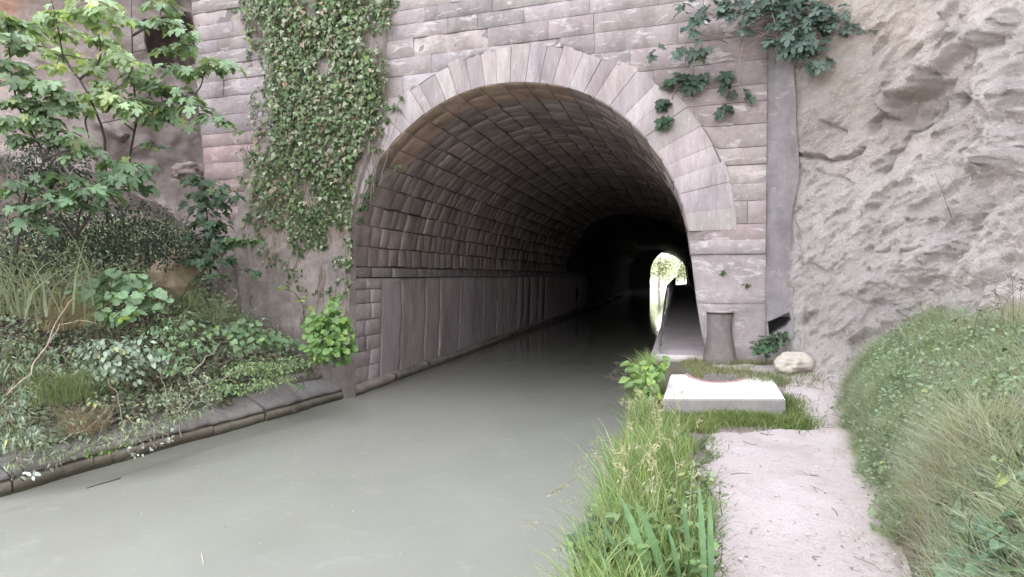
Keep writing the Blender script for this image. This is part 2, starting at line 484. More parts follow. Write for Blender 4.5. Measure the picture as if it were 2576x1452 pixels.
# the wall's left return face
zr = np.linspace(-.4, 9.2, 60)
bk.grid(np.stack([FP(s_left(zr) + .005, zr, -.02), FP(s_left(zr) + .05, zr, -1.6)]), (.27, .235, .24))
bk.build('wall_core', M_MORTAR, tun)

# --- arch ring
ring = MB()
tA = np.linspace(math.pi + .02, -.02, 160)
Pin = np.stack([CEN[0] + (R_IN(tA) + .012) * np.cos(tA), CEN[1] + (R_IN(tA) + .012) * np.sin(tA)], 1)
Pout = np.stack([CEN[0] + (R_OUT(tA) - .03) * np.cos(tA), CEN[1] + (R_OUT(tA) - .03) * np.sin(tA)], 1)
ring.grid(np.stack([FP(Pin[:, 0], Pin[:, 1], -.02), FP(Pout[:, 0], Pout[:, 1], -.02)]), (.22, .19, .2))
ring_o = ring.build('arch_ring', M_MORTAR, tun)
NV = 33
edges = np.linspace(math.pi, 0, NV + 1)
edges[1:-1] += rng.normal(0, .010, NV - 1)
for i in range(NV):
    a0, a1 = edges[i], edges[i + 1]
    vb = MB()
    n = 5; m = 7
    A, Rr = np.meshgrid(np.linspace(a0, a1, n), np.linspace(0, 1, m), indexing='ij')
    ext = random.uniform(-.03, .06) if random.random() < .6 else random.uniform(.05, .18)
    if i < 3 or i > NV - 4: ext = random.uniform(-.02, .25)
    Rq = R_IN(A) * (1 - Rr) + (R_OUT(A) + ext * .4) * Rr
    S = CEN[0] + Rq * np.cos(A); Z = CEN[1] + Rq * np.sin(A)
    gap = .0035
    ctr = np.array([S.mean(), Z.mean()])
    # shrink for the joint
    S = ctr[0] + (S - ctr[0]) * (1 - gap / .12); Z = ctr[1] + (Z - ctr[1]) * (1 - gap / .5)
    q = np.stack([S * 4, Z * 4, np.full(S.shape, i * 2.1)], -1)
    pr = .014 + random.uniform(-.006, .008)
    O = pr + fbm(q, 3, 2) * .006
    edge = np.zeros(S.shape, bool); edge[0] = edge[-1] = True; edge[:, 0] = edge[:, -1] = True
    O = np.where(edge, O - .012, O)
    front = FP(S, Z, O)
    # outer skirt and a deep inner (intrados) face
    lo = np.stack([S, Z], -1)
    c = stone_col(MAUVE * 1.18, .10)
    vb.grid(front, c)
    bd = [(0, j) for j in range(m)] + [(k_, m - 1) for k_ in range(1, n)] + [(n - 1, j) for j in range(m - 2, -1, -1)] + [(k_, 0) for k_ in range(n - 2, 0, -1)]
    idx = np.array(bd)
    f0 = front[idx[:, 0], idx[:, 1]]
    f1 = FP(lo[idx[:, 0], idx[:, 1], 0], lo[idx[:, 0], idx[:, 1], 1], -.32)
    loop = np.stack([np.concatenate([f0, f0[:1]]), np.concatenate([f1, f1[:1]])])
    vb.grid(loop, c)
    vb.build('voussoir', M_RING, ring_o)

# --- vault
dense = []
pts = isz.copy()
for i in range(len(pts) - 1):
    for t in np.linspace(0, 1, 8, endpoint=False): dense.append(pts[i] * (1 - t) + pts[i + 1] * t)
dense.append(pts[-1]); dense = np.array(dense)
for _ in range(6):
    dense[14:-14] = .25 * dense[13:-15] + .5 * dense[14:-14] + .25 * dense[15:-13]
arc = np.concatenate([[0], np.cumsum(np.hypot(*np.diff(dense, axis=0).T))])
tx = np.gradient(dense, axis=0); tx /= np.linalg.norm(tx, axis=1)[:, None]
def vault(a, y, o):
    a = np.asarray(a, float); y = np.asarray(y, float); o = np.asarray(o, float) + 0 * a
    s = np.interp(a, arc, dense[:, 0]); z = np.interp(a, arc, dense[:, 1])
    ts = np.interp(a, arc, tx[:, 0]); tz = np.interp(a, arc, tx[:, 1])
    s = s + o * tz; z = z - o * ts           # inward normal
    p = FP(s, z, 0)
    x = p[..., 0]
    x = x + .9 * sstep(-3.5, .3, x) * sstep(.8, 14, y)
    skew = p[..., 1]
    yy = skew * (1 - sstep(0, 6, y)) + 10.55 * sstep(0, 6, y) + y
    return np.stack([x, yy, z], -1)
AT = float(arc[-1])
a_str = float(np.interp(2.34, dense[:60, 1], arc[:60]))     # string course on the left wall
a_right = float(arc[np.argmin(np.abs(dense[:, 0] - isz[18, 0]) + np.abs(dense[:, 1] - isz[18, 1]))])
vt = MB(); seed = 5000
VB = np.array([.43, .36, .345])
# front band: dressed, larger, smoother
na = 24
ae = np.linspace(a_str + .12, a_right, na + 1)
for i in range(na):
    y = 0.02 + .3 * (0 if i % 2 else 0)
    cuts = [0.02, random.uniform(.35, .75), random.uniform(.95, 1.35)] if random.random() < .7 else [0.02, random.uniform(.95, 1.35)]
    for c, d in zip(cuts[:-1], cuts[1:]):
        seed += 1
        fr = i / na
        tintb = np.array([1.12, .98, .85]) if .18 < fr < .62 else np.array([1, 1, 1])
        block(vt, ae[i], ae[i + 1], c, d, lambda s, z, o: vault(s, z, o), stone_col(VB * tintb, .08), gap=.008, proud=.0, rough=.008, seed=seed, step=.2, back=.05)
    # deeper rows
    y = cuts[-1]
    sub = 2 if random.random() < .0 else 1
    while y < 24:
        L = random.uniform(.28, .72); seed += 1
        if y > 10: L *= 1.7
        block(vt, ae[i] + random.uniform(-.01, .01), ae[i + 1] + random.uniform(-.01, .01), y, y + L, vault, stone_col(VB * .9, .13), gap=random.uniform(.012, .035),
              proud=random.uniform(-.022, .0), rough=.02, seed=seed, step=.22 if y < 8 else .5, back=.09, ch=.02, wob=.012)
        y += L
vt.build('vault_lining', M_VAULT, tun)
vk = MB()
av = np.linspace(0, AT, 110); yv = np.concatenate([np.linspace(.02, 26, 60), np.linspace(28, 87.2, 46)])
A, Y = np.meshgrid(av, yv, indexing='ij')
q = np.stack([A * .9, Y * .9, 0 * A], -1)
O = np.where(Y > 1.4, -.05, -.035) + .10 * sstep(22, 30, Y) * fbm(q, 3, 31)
deep_shade = (1 - .8 * sstep(18, 34, Y))[..., None]; vk.grid(vault(A, Y, O), np.array([.11, .09, .095]) * deep_shade)  # core colour falls off with depth, the tunnel's darkness painted in
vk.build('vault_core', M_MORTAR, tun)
# lower left wall: coursed stones in front, then tooled render panels with upright joints
lw = MB()
zc = [-.3, .12, .50, .80, 1.10, 1.42, 1.74, 2.02, 2.24]
for c, d in zip(zc[:-1], zc[1:]):
    a0 = np.interp(c, dense[:60, 1], arc[:60]); a1 = np.interp(d, dense[:60, 1], arc[:60])
    y = .0
    while y < 1.28:
        L = random.uniform(.4, .9); e = 1.3 if y + L > 1.05 else y + L
        seed += 1
        block(lw, a0, a1, y, e, vault, stone_col(MAUVE * 1.45, .09), gap=random.uniform(.006, .014), proud=random.uniform(0, .012), rough=.010, seed=seed, step=.15, wob=.006)
        y = e
lw.build('jamb_stones', M_ASH, tun)
lp = MB()
y = 1.31
a1 = np.interp(2.24, dense[:60, 1], arc[:60])
while y < 30:
    L = random.uniform(.9, 1.6) if y < 18 else 5; seed += 1
    block(lp, 0.02, a1, y, y + L, vault, stone_col(MAUVE * 1.65, .05), gap=.010, proud=random.uniform(.0, .02), rough=.022, seed=seed, step=.12 if y < 12 else .5, ch=.02)
    y += L
lp.build('rendered_wall', M_TOOLED, tun)
# string course and water-line plinth
sc_ = MB()
aS0 = np.interp(2.25, dense[:60, 1], arc[:60]); aS1 = np.interp(2.45, dense[:60, 1], arc[:60])
y = -.0
while y < 30:
    L = random.uniform(.8, 1.5) if y < 20 else 6; seed += 1
    block(sc_, aS0, aS1, y + .01, y + L, vault, stone_col(MAUVE * .92, .08), gap=.008, proud=.045 if y > 1.2 else .02, rough=.008, seed=seed, step=.2, back=.03)
    y += L
sc_.build('string_course', M_ASH, tun)
pl = MB()
y = .0
while y < 60:
    L = random.uniform(1.0, 2.2) if y < 20 else 8
    ys = np.arange(y + .01, y + L, .12 if y < 14 else 1.0)
    if len(ys) < 3: ys = np.linspace(y + .01, y + L, 3)
    prof = np.array([(.0, .20), (.06, .185), (.13, .16), (.145, .12), (.14, .05), (.09, .03), (.05, -.4)])
    X0 = vault(np.full(len(ys), .0), ys, 0)
    P = X0[None] * np.array([1, 1, 0]) + prof[:, 0][:, None, None] * np.array([1, 0, 0]) + prof[:, 1][:, None, None] * ZZ
    P[:, :, 0] += .02 * fbm(P * 3.0, 3, 4); P[1:4, :, 2] += .012 * fbm(P[1:4] * 4.0, 3, 14)
    pl.grid(P, stone_col(np.array([.34, .30, .27]), .08))
    y += L
pl.build('water_plinth', M_COPE, tun)
# far end: wall with a smaller arched mouth
YE = 86.0
def at_y(u, v, y):
    d = ray(u, v); return CAM + d * (y / d[..., 1])[..., None]
FARO = np.array([(1634, 775), (1635, 690), (1637, 672), (1643, 657), (1653, 644), (1666, 634), (1680, 630), (1693, 633), (1706, 640), (1717, 653), (1723, 667), (1726, 684), (1729, 775)], float)
fo = at_y(FARO[:, 0], FARO[:, 1], YE)
fw = MB()
outr = np.stack([fo[:, 0] * 0 - 2.5 + (fo[:, 0] + 1.2) * 4, fo[:, 1], np.where(fo[:, 2] > 1, 3 + (fo[:, 2] - 2) * 3.0, -1.5)], 1)
back = fo.copy(); back[:, 1] += 1.2
fw.grid(np.stack([outr, fo, back]), (.035, .03, .03))  # wall coloured near black, tunnel shade painted in
fw.build('far_portal', M_MORTAR, tun)

# --- buttress beside the arch (heightfield over the wall)
BL = np.array([(585, -120), (600, 30), (660, 180), (648, 330), (625, 430), (606, 560), (600, 640), (560, 720), (540, 860), (520, 1000)], float)
BR = np.array([(985, -120), (980, 0), (968, 120), (962, 270), (935, 372), (905, 460), (886, 560), (884, 680), (884, 800), (884, 1000)], float)
bl = np.stack(fac_sz(BL[:, 0], BL[:, 1], .3), 1); br = np.stack(fac_sz(BR[:, 0], BR[:, 1], .1), 1)
def b_edges(z):
    return np.interp(z, bl[::-1, 1], bl[::-1, 0]), np.interp(z, br[::-1, 1], br[::-1, 0])
def b_off(s, z):
    l, r = b_edges(z)
    t = np.clip((s - l) / (r - l), 0, 1)
    depth = .30 + .75 * sstep(6.5, .8, z)
    prof = sstep(0, .12, t) * (1 - .80 * sstep(.18, 1.0, t))
    return depth * prof
bt = MB()
zt = np.linspace(-.2, 9.2, 170); tt = np.linspace(0, 1, 70)
T, Z = np.meshgrid(tt, zt, indexing='ij')
l, r = b_edges(Z); S = l + (r - l) * T
O = b_off(S, Z) * (T > 0) * 1.0
q = np.stack([S * 1.4, Z * .8, 0 * S], -1)
O = O + (.10 * fbm(q, 5, 41) + .05 * ridged(q * np.array([3, .7, 1]), 3, 44) * sstep(3.4, 2.2, Z)) * sstep(0, .08, T) * sstep(1, .9, T)
O = np.where(T >= 1, -.04, O); O = np.where(T <= 0, -.05, O)
BCOL = np.array([.43, .37, .355])
cc = BCOL[None, None] * (1 + .12 * fbm(q * 1.5, 4, 9))[..., None]
low = sstep(2.6, 1.6, Z)[..., None]
cc = cc * (1 - low * .1)
bt.grid(FP(S, Z, O), cc)
bt.build('buttress', M_EARTH, tun, smooth=True)
def on_buttress(u, v, lift=.02):
    o = np.full(np.shape(u), .3)
    for _ in range(6):
        s, z = fac_sz(u, v, o); o = .5 * o + .5 * np.maximum(b_off(s, z), 0)
    s, z = fac_sz(u, v, o)
    q = np.stack([s * 1.4, z * .8, 0 * s], -1)
    return FP(s, z, o + lift + .10 * fbm(q, 5, 41)), s, z

# --- cement fillet between pier and rock, with the drain hole
NICHE = [(1932, 812), (1985, 788), (1990, 806), (1978, 822), (1936, 846)]
def in_poly(u, v, poly):
    u = np.asarray(u); v = np.asarray(v); c = np.zeros(u.shape, bool); n = len(poly)
    for i in range(n):
        x0, y0 = poly[i]; x1, y1 = poly[(i + 1) % n]
        cond = ((y0 > v) != (y1 > v))
        xi = (x1 - x0) * (v - y0) / ((y1 - y0) if y1 != y0 else 1e-9) + x0
        c ^= cond & (u < xi)
    return c
fl = MB()
tf = np.linspace(0, 1, 60); zf = np.linspace(.2, 9.2, 420)
T, Z = np.meshgrid(tf, zf, indexing='ij')
S = S_RT - .02 + T * (.40 + .05 * vnoise(np.stack([0 * Z, Z * 1.3, 0 * Z], -1), 66))
O = -.03 - .05 * np.sin(T * math.pi) + .24 * T ** 1.6
q = np.stack([S * 1.6, Z * .7, 0 * S], -1)
O = O + .035 * fbm(q * 1.6, 5, 61)
P = FP(S, Z, O)
pu, pv = proj(P)
ho = in_poly(pu, pv, NICHE)
P = P - FN * (ho * .42)[..., None]
fcol = np.array([.225, .203, .210])[None, None] * (1 + .15 * fbm(q * 2, 3, 3))[..., None] + (sstep(2.4, 1.2, Z) * .06)[..., None]
fcol = np.where(ho[..., None], .06, fcol)
fl.grid(P, fcol)
fl.build('stone_return', M_RENDER, tun, smooth=True)

# ==================================================================== RIGHT CLIFF
S0 = S_RT + .35
p0 = FP(S0, 0, .17)
pz = FP(S_RT + .20, 0, -.15)
plan = curve_pts(np.array([[pz[0], pz[1], 0], [p0[0] + .02, p0[1] + .02, 0], [1.95, 9.72, 0], [2.6, 8.7, 0], [3.1, 7.2, 0], [3.55, 5.6, 0], [4.0, 4.0, 0], [4.5, 2.0, 0], [5.0, -1, 0], [5.2, -5, 0]]), 460)
dl = np.concatenate([[0], np.cumsum(np.linalg.norm(np.diff(plan, axis=0), axis=1))])
tl = np.concatenate([np.linspace(0, 7.4, 520), np.linspace(7.5, dl[-1], 60)])
plan = np.stack([np.interp(tl, dl, plan[:, i]) for i in range(3)], 1)
tan = unit(np.gradient(plan, axis=0)); nor = np.stack([tan[:, 1], -tan[:, 0], 0 * tan[:, 0]], 1)
if (nor @ np.array([-1, -1, 0])).mean() < 0: nor = -nor
zr = np.linspace(.3, 9.5, 430)
T, Z = np.meshgrid(tl, zr, indexing='ij')
lean = (.10 + .22 * sstep(.8, 3.5, T)) * sstep(.15, 1.6, T)
B0 = plan[:, None, :] + Z[..., None] * ZZ - nor[:, None, :] * (lean * np.maximum(Z - 1.2, 0))[..., None]
B0 = B0 + nor[:, None, :] * (.35 * sstep(1.5, .6, Z) * sstep(.2, 1.2, T))[..., None]
w = -T * .62 + Z * .78; lg = T * .78 + Z * .62
q = np.stack([lg * .45, w * .9, 0 * w], -1)
rug = .25 + .75 * sstep(1.0, 3.0, T - .25 * (Z - 2.5))
D = .22 * fbm(np.stack([T * .5, Z * .5, 0 * Z], -1), 4, 71) * sstep(.1, 1.2, T)
ph = w * 1.15 + .55 * fbm(np.stack([lg * .5, w * .6, 0 * w], -1), 4, 75)
saw = ph - np.floor(ph)
led = np.where(saw < .82, saw / .82, (1 - saw) / .18)
amp = .5 + .5 * vnoise(np.stack([lg * .35, w * .8, 0 * w + 3], -1), 77)
D = D + rug * (.30 * amp * (led - .45))
ph2 = w * 3.4 + .8 * fbm(np.stack([lg * 1.1, w * 1.2, 0 * w + 5], -1), 4, 78)
s2 = ph2 - np.floor(ph2); led2 = np.where(s2 < .8, s2 / .8, (1 - s2) / .2)
amp2 = np.clip(.1 + vnoise(np.stack([lg * .8, w * 1.1, 0 * w + 8], -1), 79), 0, 1)
D = D + rug * .13 * amp2 * (led2 - .4)
D = D * sstep(.0, .5, T)
D = D + sstep(.1, .5, T) * (.018 + .10 * rug) * fbm(np.stack([lg * 2.4, w * 4.5, 0 * w], -1), 6, 81, .62) + rug * .06 * np.clip(ridged(np.stack([lg * 1.3, w * 5, 0 * w + 2], -1), 4, 86) - .35, 0, 2) - rug * .10 * np.clip(ridged(np.stack([lg * 1.0, w * 2.6, 0 * w + 6], -1), 3, 88) - 1.05, 0, 1) + rug * .05 * np.abs(fbm(np.stack([lg * 3, w * 4, 0 * w], -1), 3, 84))
P0 = B0 + nor[:, None, :] * D[..., None]
pu, pv = proj(P0)
def seg_dist(u, v, pl_):
    d = np.full(u.shape, 1e9)
    for (x0, y0), (x1, y1) in zip(pl_[:-1], pl_[1:]):
        L2 = (x1 - x0) ** 2 + (y1 - y0) ** 2
        t = np.clip(((u - x0) * (x1 - x0) + (v - y0) * (y1 - y0)) / L2, 0, 1)
        d = np.minimum(d, np.hypot(u - x0 - t * (x1 - x0), v - y0 - t * (y1 - y0)))
    return d
vis = (P0 @ CF) > .5
nz = 9 * vnoise(np.stack([pu * .02, pv * .02, 0 * pu], -1), 5) + 4 * vnoise(np.stack([pu * .07, pv * .07, 0 * pu], -1), 6)
def crack(pl_, wd, dep):
    d = seg_dist(pu + nz, pv + nz, pl_); return -dep * np.clip(1 - d / wd, 0, 1) ** .7
for pl_, wd, dep in (([(1985, 378), (2030, 390), (2080, 396), (2120, 392), (2172, 376)], 7, .16), ([(2060, 305), (2095, 322), (2130, 335)], 6, .08),
                    ([(2050, 425), (2090, 447), (2135, 455)], 6, .06), ([(2035, 660), (2080, 690), (2120, 640)], 7, .06), ([(2170, 520), (2200, 500), (2260, 470)], 8, .1),
                    ([(2010, 520), (2000, 600), (2010, 670)], 6, .05), ([(2230, 440), (2300, 340), (2360, 290)], 9, .12), ([(2440, 560), (2500, 500), (2576, 470)], 10, .12)):
    D = D + np.where(vis, crack(pl_, wd, dep), 0)
def bump(poly, amt, soft=14):
    ins = in_poly(pu + nz, pv + nz, poly)
    e = seg_dist(pu + nz, pv + nz, poly + [poly[0]])
    return np.where(ins, amt * np.clip(e / soft, 0, 1) ** .6, 0)
D = D + np.where(vis, bump([(2228, 275), (2262, 205), (2330, 160), (2420, 95), (2560, 20), (2576, 60), (2440, 140), (2370, 190), (2350, 235), (2290, 250), (2270, 300)], .30, 12), 0)
D = D + np.where(vis, bump([(2440, 380), (2480, 330), (2576, 300), (2576, 440), (2500, 450), (2460, 440)], .28, 30), 0)
D = D + np.where(vis, bump([(2405, 250), (2422, 232), (2440, 250), (2425, 270)], -.25, 5), 0)
D = D + np.where(vis, bump([(2110, 745), (2200, 650), (2330, 560), (2420, 600), (2330, 700), (2220, 770)], .16, 40), 0)
D = D + np.where(vis, bump([(2270, 250), (2345, 240), (2360, 200), (2400, 190), (2385, 280), (2310, 330), (2265, 310)], -.16, 10), 0)
D = D + np.where(vis, bump([(2480, 120), (2576, 90), (2576, 290), (2500, 300), (2450, 230)], .2, 30), 0)
rc = random.Random(5)
for k_ in range(280):
    cu, cv_ = rc.uniform(2030, 2576), rc.uniform(0, 860)
    if cu < 2200 and cv_ < 430: continue
    L_, W_ = rc.uniform(10, 52), rc.uniform(5, 18); an_ = -math.radians(rc.uniform(20, 65)) ; ca, sa = math.cos(an_), math.sin(an_)
    poly = [(cu + (x_ * ca - y_ * sa), cv_ + (x_ * sa + y_ * ca)) for x_, y_ in ((-L_, 0), (-L_ * .4, -W_ * rc.uniform(.6, 1)), (L_ * .5, -W_ * .8), (L_, 0), (L_ * .5, W_ * .5), (-L_ * .3, W_ * .35))]
    near = (np.abs(pu - cu) < 80) & (np.abs(pv - cv_) < 80) & vis
    if near.sum() < 20: continue
    sgn = 1 if rc.random() < .62 else -1
    dd_ = np.zeros(D.shape); sub = near
    pu_, pv_, nz_ = pu[sub], pv[sub], nz[sub]
    ins = in_poly(pu_ + nz_ * .6, pv_ + nz_ * .6, poly); e = seg_dist(pu_ + nz_ * .6, pv_ + nz_ * .6, poly + [poly[0]])
    D[sub] += np.where(ins, sgn * rc.uniform(.04, .12) * np.clip(e / rc.uniform(4, 12), 0, 1), 0)
nic = in_poly(pu, pv, [(1925, 814), (1992, 782), (1996, 806), (1984, 826), (1930, 850)]) & vis & (T < 1.2)
D = D - .45 * nic
P1 = B0 + nor[:, None, :] * D[..., None]
ccol = np.array([.435, .395, .385])[None, None] * (1 + .14 * fbm(q * 1.3, 4, 91))[..., None]
br_ = (sstep(3.2, 4.6, Z) * sstep(2.6, 1.2, T))[..., None]
ccol = ccol * (1 - br_ * np.array([.10, .15, .20]))
ccol = ccol * (1 + (sstep(1.5, 3.5, T) * .16)[..., None])
cr = MB(); cr.grid(P1, ccol, flip=False)
o = cr.build('cliff', M_CLIFF, smooth=False); tag(o, 'pale eroded sandstone cliff right of the tunnel arch', None, None, 'structure')

# ==================================================================== LEFT CLIFF
pL = FP(s_left(4.0), 0, -.75)
plan = curve_pts(np.array([[pL[0] + .6, pL[1] + .5, 0], [pL[0] - .4, pL[1] + .25, 0], [-10.6, 11.2, 0], [-11.8, 9.9, 0], [-12.4, 8, 0], [-12.9, 5.5, 0], [-13.2, 2, 0], [-13.4, -4, 0]]), 300)
dl = np.concatenate([[0], np.cumsum(np.linalg.norm(np.diff(plan, axis=0), axis=1))])
tl = np.concatenate([np.linspace(0, 6.5, 190), np.linspace(6.6, dl[-1], 70)])
plan = np.stack([np.interp(tl, dl, plan[:, i]) for i in range(3)], 1)
tan = unit(np.gradient(plan, axis=0)); nor = np.stack([tan[:, 1], -tan[:, 0], 0 * tan[:, 0]], 1)
if (nor @ np.array([1, -1, 0])).mean() < 0: nor = -nor
zr = np.linspace(1.0, 10.5, 210)
T, Z = np.meshgrid(tl, zr, indexing='ij')
B0 = plan[:, None, :] + Z[..., None] * ZZ - nor[:, None, :] * (.16 * np.maximum(Z - 3, 0))[..., None]
D = .35 * fbm(np.stack([T * .45, Z * .45, 0 * Z], -1), 5, 101) + .05 * fbm(np.stack([T * 2, Z * 3, 0 * Z], -1), 4, 104)
D = D + .9 * sstep(3.6, 2.0, Z) * sstep(.4, 1.5, T)
P0 = B0 + nor[:, None, :] * D[..., None]
pu, pv = proj(P0)
nz = 12 * vnoise(np.stack([pu * .02, pv * .02, 0 * pu], -1), 15)
hol = [(372, 58), (430, 45), (485, 40), (520, 100), (510, 168), (440, 170), (380, 165), (368, 110)]
ins = in_poly(pu + nz, pv + nz, hol) & ((P0 @ CF) > 2)
e = seg_dist(pu + nz, pv + nz, hol + [hol[0]])
D = D - np.where(ins, 1.3 * np.clip(e / 12, 0, 1) ** .5, 0)
hol2 = [(225, 290), (300, 320), (325, 335), (300, 350), (240, 330)]
ins2 = in_poly(pu + nz, pv + nz, hol2); e2 = seg_dist(pu + nz, pv + nz, hol2 + [hol2[0]])
D = D + np.where(ins2, .25 * np.clip(e2 / 8, 0, 1), 0)
P1 = B0 + nor[:, None, :] * D[..., None]
ccol = np.array([.27, .225, .217])[None, None] * (1 + .18 * fbm(np.stack([T, Z * 1.4, 0 * Z], -1), 4, 111))[..., None]
red = .75 * (sstep(85, 30, pu + 2 * nz) * sstep(60, 25, pv + 1.5 * nz))[..., None]
ccol = ccol * (1 - red) + red * np.array([.36, .20, .14])
cl = MB(); cl.grid(P1, ccol)
o = cl.build('cliff', M_CLIFFL); tag(o, 'brown rock face with a dark hollow, behind the fig saplings', None, None, 'structure')

# ==================================================================== GROUND, BANKS, PATH, WATER
g = MB(); g.grid(np.stack(np.meshgrid(np.linspace(-600, 600, 30), np.linspace(-600, 900, 30), indexing='ij') + [np.full((30, 30), -1.6)], -1), (.16, .15, .12))
tag(g.build('ground', M_EARTH), kind='structure')
XR = -.55
def hR(x, y):
    x = np.asarray(x, float); y = np.asarray(y, float)
    base = .70 + .22 * sstep(7.2, 9.4, y)
    edge = sstep(XR - .10, XR + .16, x)
    xs = np.interp(y, [-4, 2.5, 3.8, 5, 6.9, 8, 9.2], [.75, .95, 1.18, 1.42, 1.66, 1.85, 2.1])
    ht = 1.62 * sstep(9.2, 8.0, y)
    dx_ = np.maximum(x - xs, 0)
    rise = ht / 1.62 * (.60 * (1 - np.exp(-dx_ * 4.0)) + .80 * (1 - np.exp(-dx_ * .75))) * sstep(0, .12, x - xs)
    n = .03 * fbm(np.stack([x * 1.5, y * 1.5, 0 * x], -1), 4, 121)
    verge = .05 * sstep(.25, -.1, x) * sstep(7, 5, y)
    return (base + n) * edge - .35 * (1 - edge) + rise + verge
X, Y = np.meshgrid(np.concatenate([np.linspace(XR - .1, 3.2, 120), np.linspace(3.3, 7, 12)]), np.linspace(-5, 10.6, 190), indexing='ij')
b = MB(); xs_ = np.interp(Y, [-4, 2.5, 3.8, 5, 6.9, 8, 9.2], [.75, .95, 1.18, 1.42, 1.66, 1.85, 2.1]); wp = (sstep(-.05, .30, X) * sstep(.15, -.05, X - xs_))[..., None]
b.grid(np.stack([X, Y, hR(X, Y)], -1), np.array([.22, .19, .15]) * (1 - wp) + np.array([.42, .35, .35]) * wp)
tag(b.build('canal_bank', M_EARTH, smooth=True), 'right canal bank beside the footpath', None, None, 'structure')
# path
ys = np.linspace(-4.5, 10.0, 220)
pl_ = np.interp(ys, [-5, 3.5, 5.2, 6.3, 6.75, 7.1, 9.0, 9.4, 10], [.12, .22, .20, .20, .35, 1.30, 1.36, 1.2, .45]) + .09 * fbm(np.stack([ys * 2.6, 0 * ys, 0 * ys], -1), 4, 131)
pr_ = np.interp(ys, [-4, 2.5, 3.8, 5, 6.9, 8, 9.2, 10], [.75, .95, 1.18, 1.42, 1.66, 1.85, 2.15, 2.3]) + .03
PATH_Y, PATH_L, PATH_R = ys, pl_, pr_
tt = np.linspace(0, 1, 40)
X = pl_[None] + (pr_ - pl_)[None] * tt[:, None]; Y = np.broadcast_to(ys, X.shape)
Zp = hR(X, Y) + .006 + .022 * np.clip(np.minimum(tt, 1 - tt) * 12, 0, 1)[:, None] + .012 * fbm(np.stack([X * 5, Y * 5, 0 * X], -1), 4, 135)
pm = MB(); pm.grid(np.stack([X, Y, Zp], -1)); tag(pm.build('path', M_PATH, smooth=True), 'pinkish trodden sand footpath', None, None, 'structure')
# water
wv = MB(); X, Y = np.meshgrid(np.linspace(-9, .8, 12), np.linspace(-8, 190, 60), indexing='ij')
wv.grid(np.stack([X, Y, 0 * X], -1)); tag(wv.build('water', M_WATER), 'murky grey-green canal water', None, None, 'structure')
# left bank
def xe(y): return np.interp(y, [-6, 5.05, 10.8], [-8.3, -6.8, -5.95])
def hL(x, y):
    d = xe(y) - .50 - x
    h = .50 + .80 * np.maximum(d, 0) - .10 * np.maximum(d - 2.6, 0) + .5 * np.minimum(d, 0)
    return h + .14 * fbm(np.stack([x * 1.1, y * 1.1, 0 * x], -1), 5, 141) * sstep(0, .5, d)
X, Y = np.meshgrid(np.linspace(0, 1, 90), np.linspace(-6, 11.4, 170), indexing='ij')
X = xe(Y) - .34 - X * (7.2)
lb = MB(); c = np.array([.17, .14, .122]); lb.grid(np.stack([X, Y, hL(X, Y)], -1), c)
tag(lb.build('canal_bank', M_EARTH, smooth=True), 'steep overgrown left bank below the rock face', None, None, 'structure')
# hill over the tunnel
hb = MB(); X, Y = np.meshgrid(np.linspace(-70, 60, 50), np.linspace(0, 1, 40), indexing='ij')
Yf = 11.2 + Y * 74.0
Zh = 9.1 + 3.2 * sstep(0, .03, Y) + 2.5 * fbm(np.stack([X * .05, Yf * .05, 0 * X], -1), 4, 151) * sstep(0, .2, Y)
hb.grid(np.stack([X, Yf, Zh], -1), (.16, .15, .10))
shade_hill = MB(); X, Y = np.meshgrid(np.linspace(0, 1, 30), np.linspace(-30, 70, 40), indexing='ij')  # unseen right hill, added to keep the sun off the left bank
Xr = 6.2 + X * 40
shade_hill.grid(np.stack([Xr, Y, 8.6 + 34 * sstep(0, .28, X) + 1.2 * fbm(np.stack([Xr * .1, Y * .1, 0 * X], -1), 3, 155)], -1), (.16, .15, .10))
tag(shade_hill.build('hill', M_EARTH, smooth=True), 'unseen hillside added above the right cliff to block the sun', None, None, 'structure')
tag(hb.build('hill', M_EARTH, smooth=True), 'hill the tunnel is cut through', None, None, 'structure')

# coping of the left bank
cw = thing('canal_wall', 'low stone canal edge with sloping grey coping along the left bank', 'canal wall', (float(xe(8.)), 8.0, 0))
y = 10.72; i = 0
while y > -4:
    L = random.uniform(.8, 1.5) if i else 1.05
    y0 = y - L
    ys = np.linspace(y0 + .012, y - .012, 14)
    prof = np.array([(-.06, -.5), (-.02, -.02), (.0, .04), (-.005, .13), (-.03, .155), (-.035, .165), (-.015, .185), (-.04, .23), (-.2, .33), (-.36, .43), (-.5, .515), (-.62, .55), (-.66, .2)])
    e = xe(ys)
    P = np.stack([e[None] + prof[:, 0][:, None] + 0 * ys[None], np.broadcast_to(ys, (len(prof), len(ys))), prof[:, 1][:, None] + 0 * ys[None]], -1)
    offx, offz = random.uniform(-.025, .02), random.uniform(-.02, .015)
    P[..., 0] += offx; P[2:, :, 2] += offz
    P[..., 0] += .035 * fbm(P * 2.2, 4, 161); P[6:, :, 2] += .03 * fbm(P[6:] * 2.6, 4, 166)
    cc = np.tile(stone_col(np.array([.245, .225, .225]), .10), (len(prof) * len(ys), 1)).reshape(len(prof), len(ys), 3)
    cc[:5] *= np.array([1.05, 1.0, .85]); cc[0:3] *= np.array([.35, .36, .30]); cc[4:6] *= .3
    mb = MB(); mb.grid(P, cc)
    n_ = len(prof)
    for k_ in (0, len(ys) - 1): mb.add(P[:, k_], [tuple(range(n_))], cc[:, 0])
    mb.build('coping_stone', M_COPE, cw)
    y = y0; i += 1

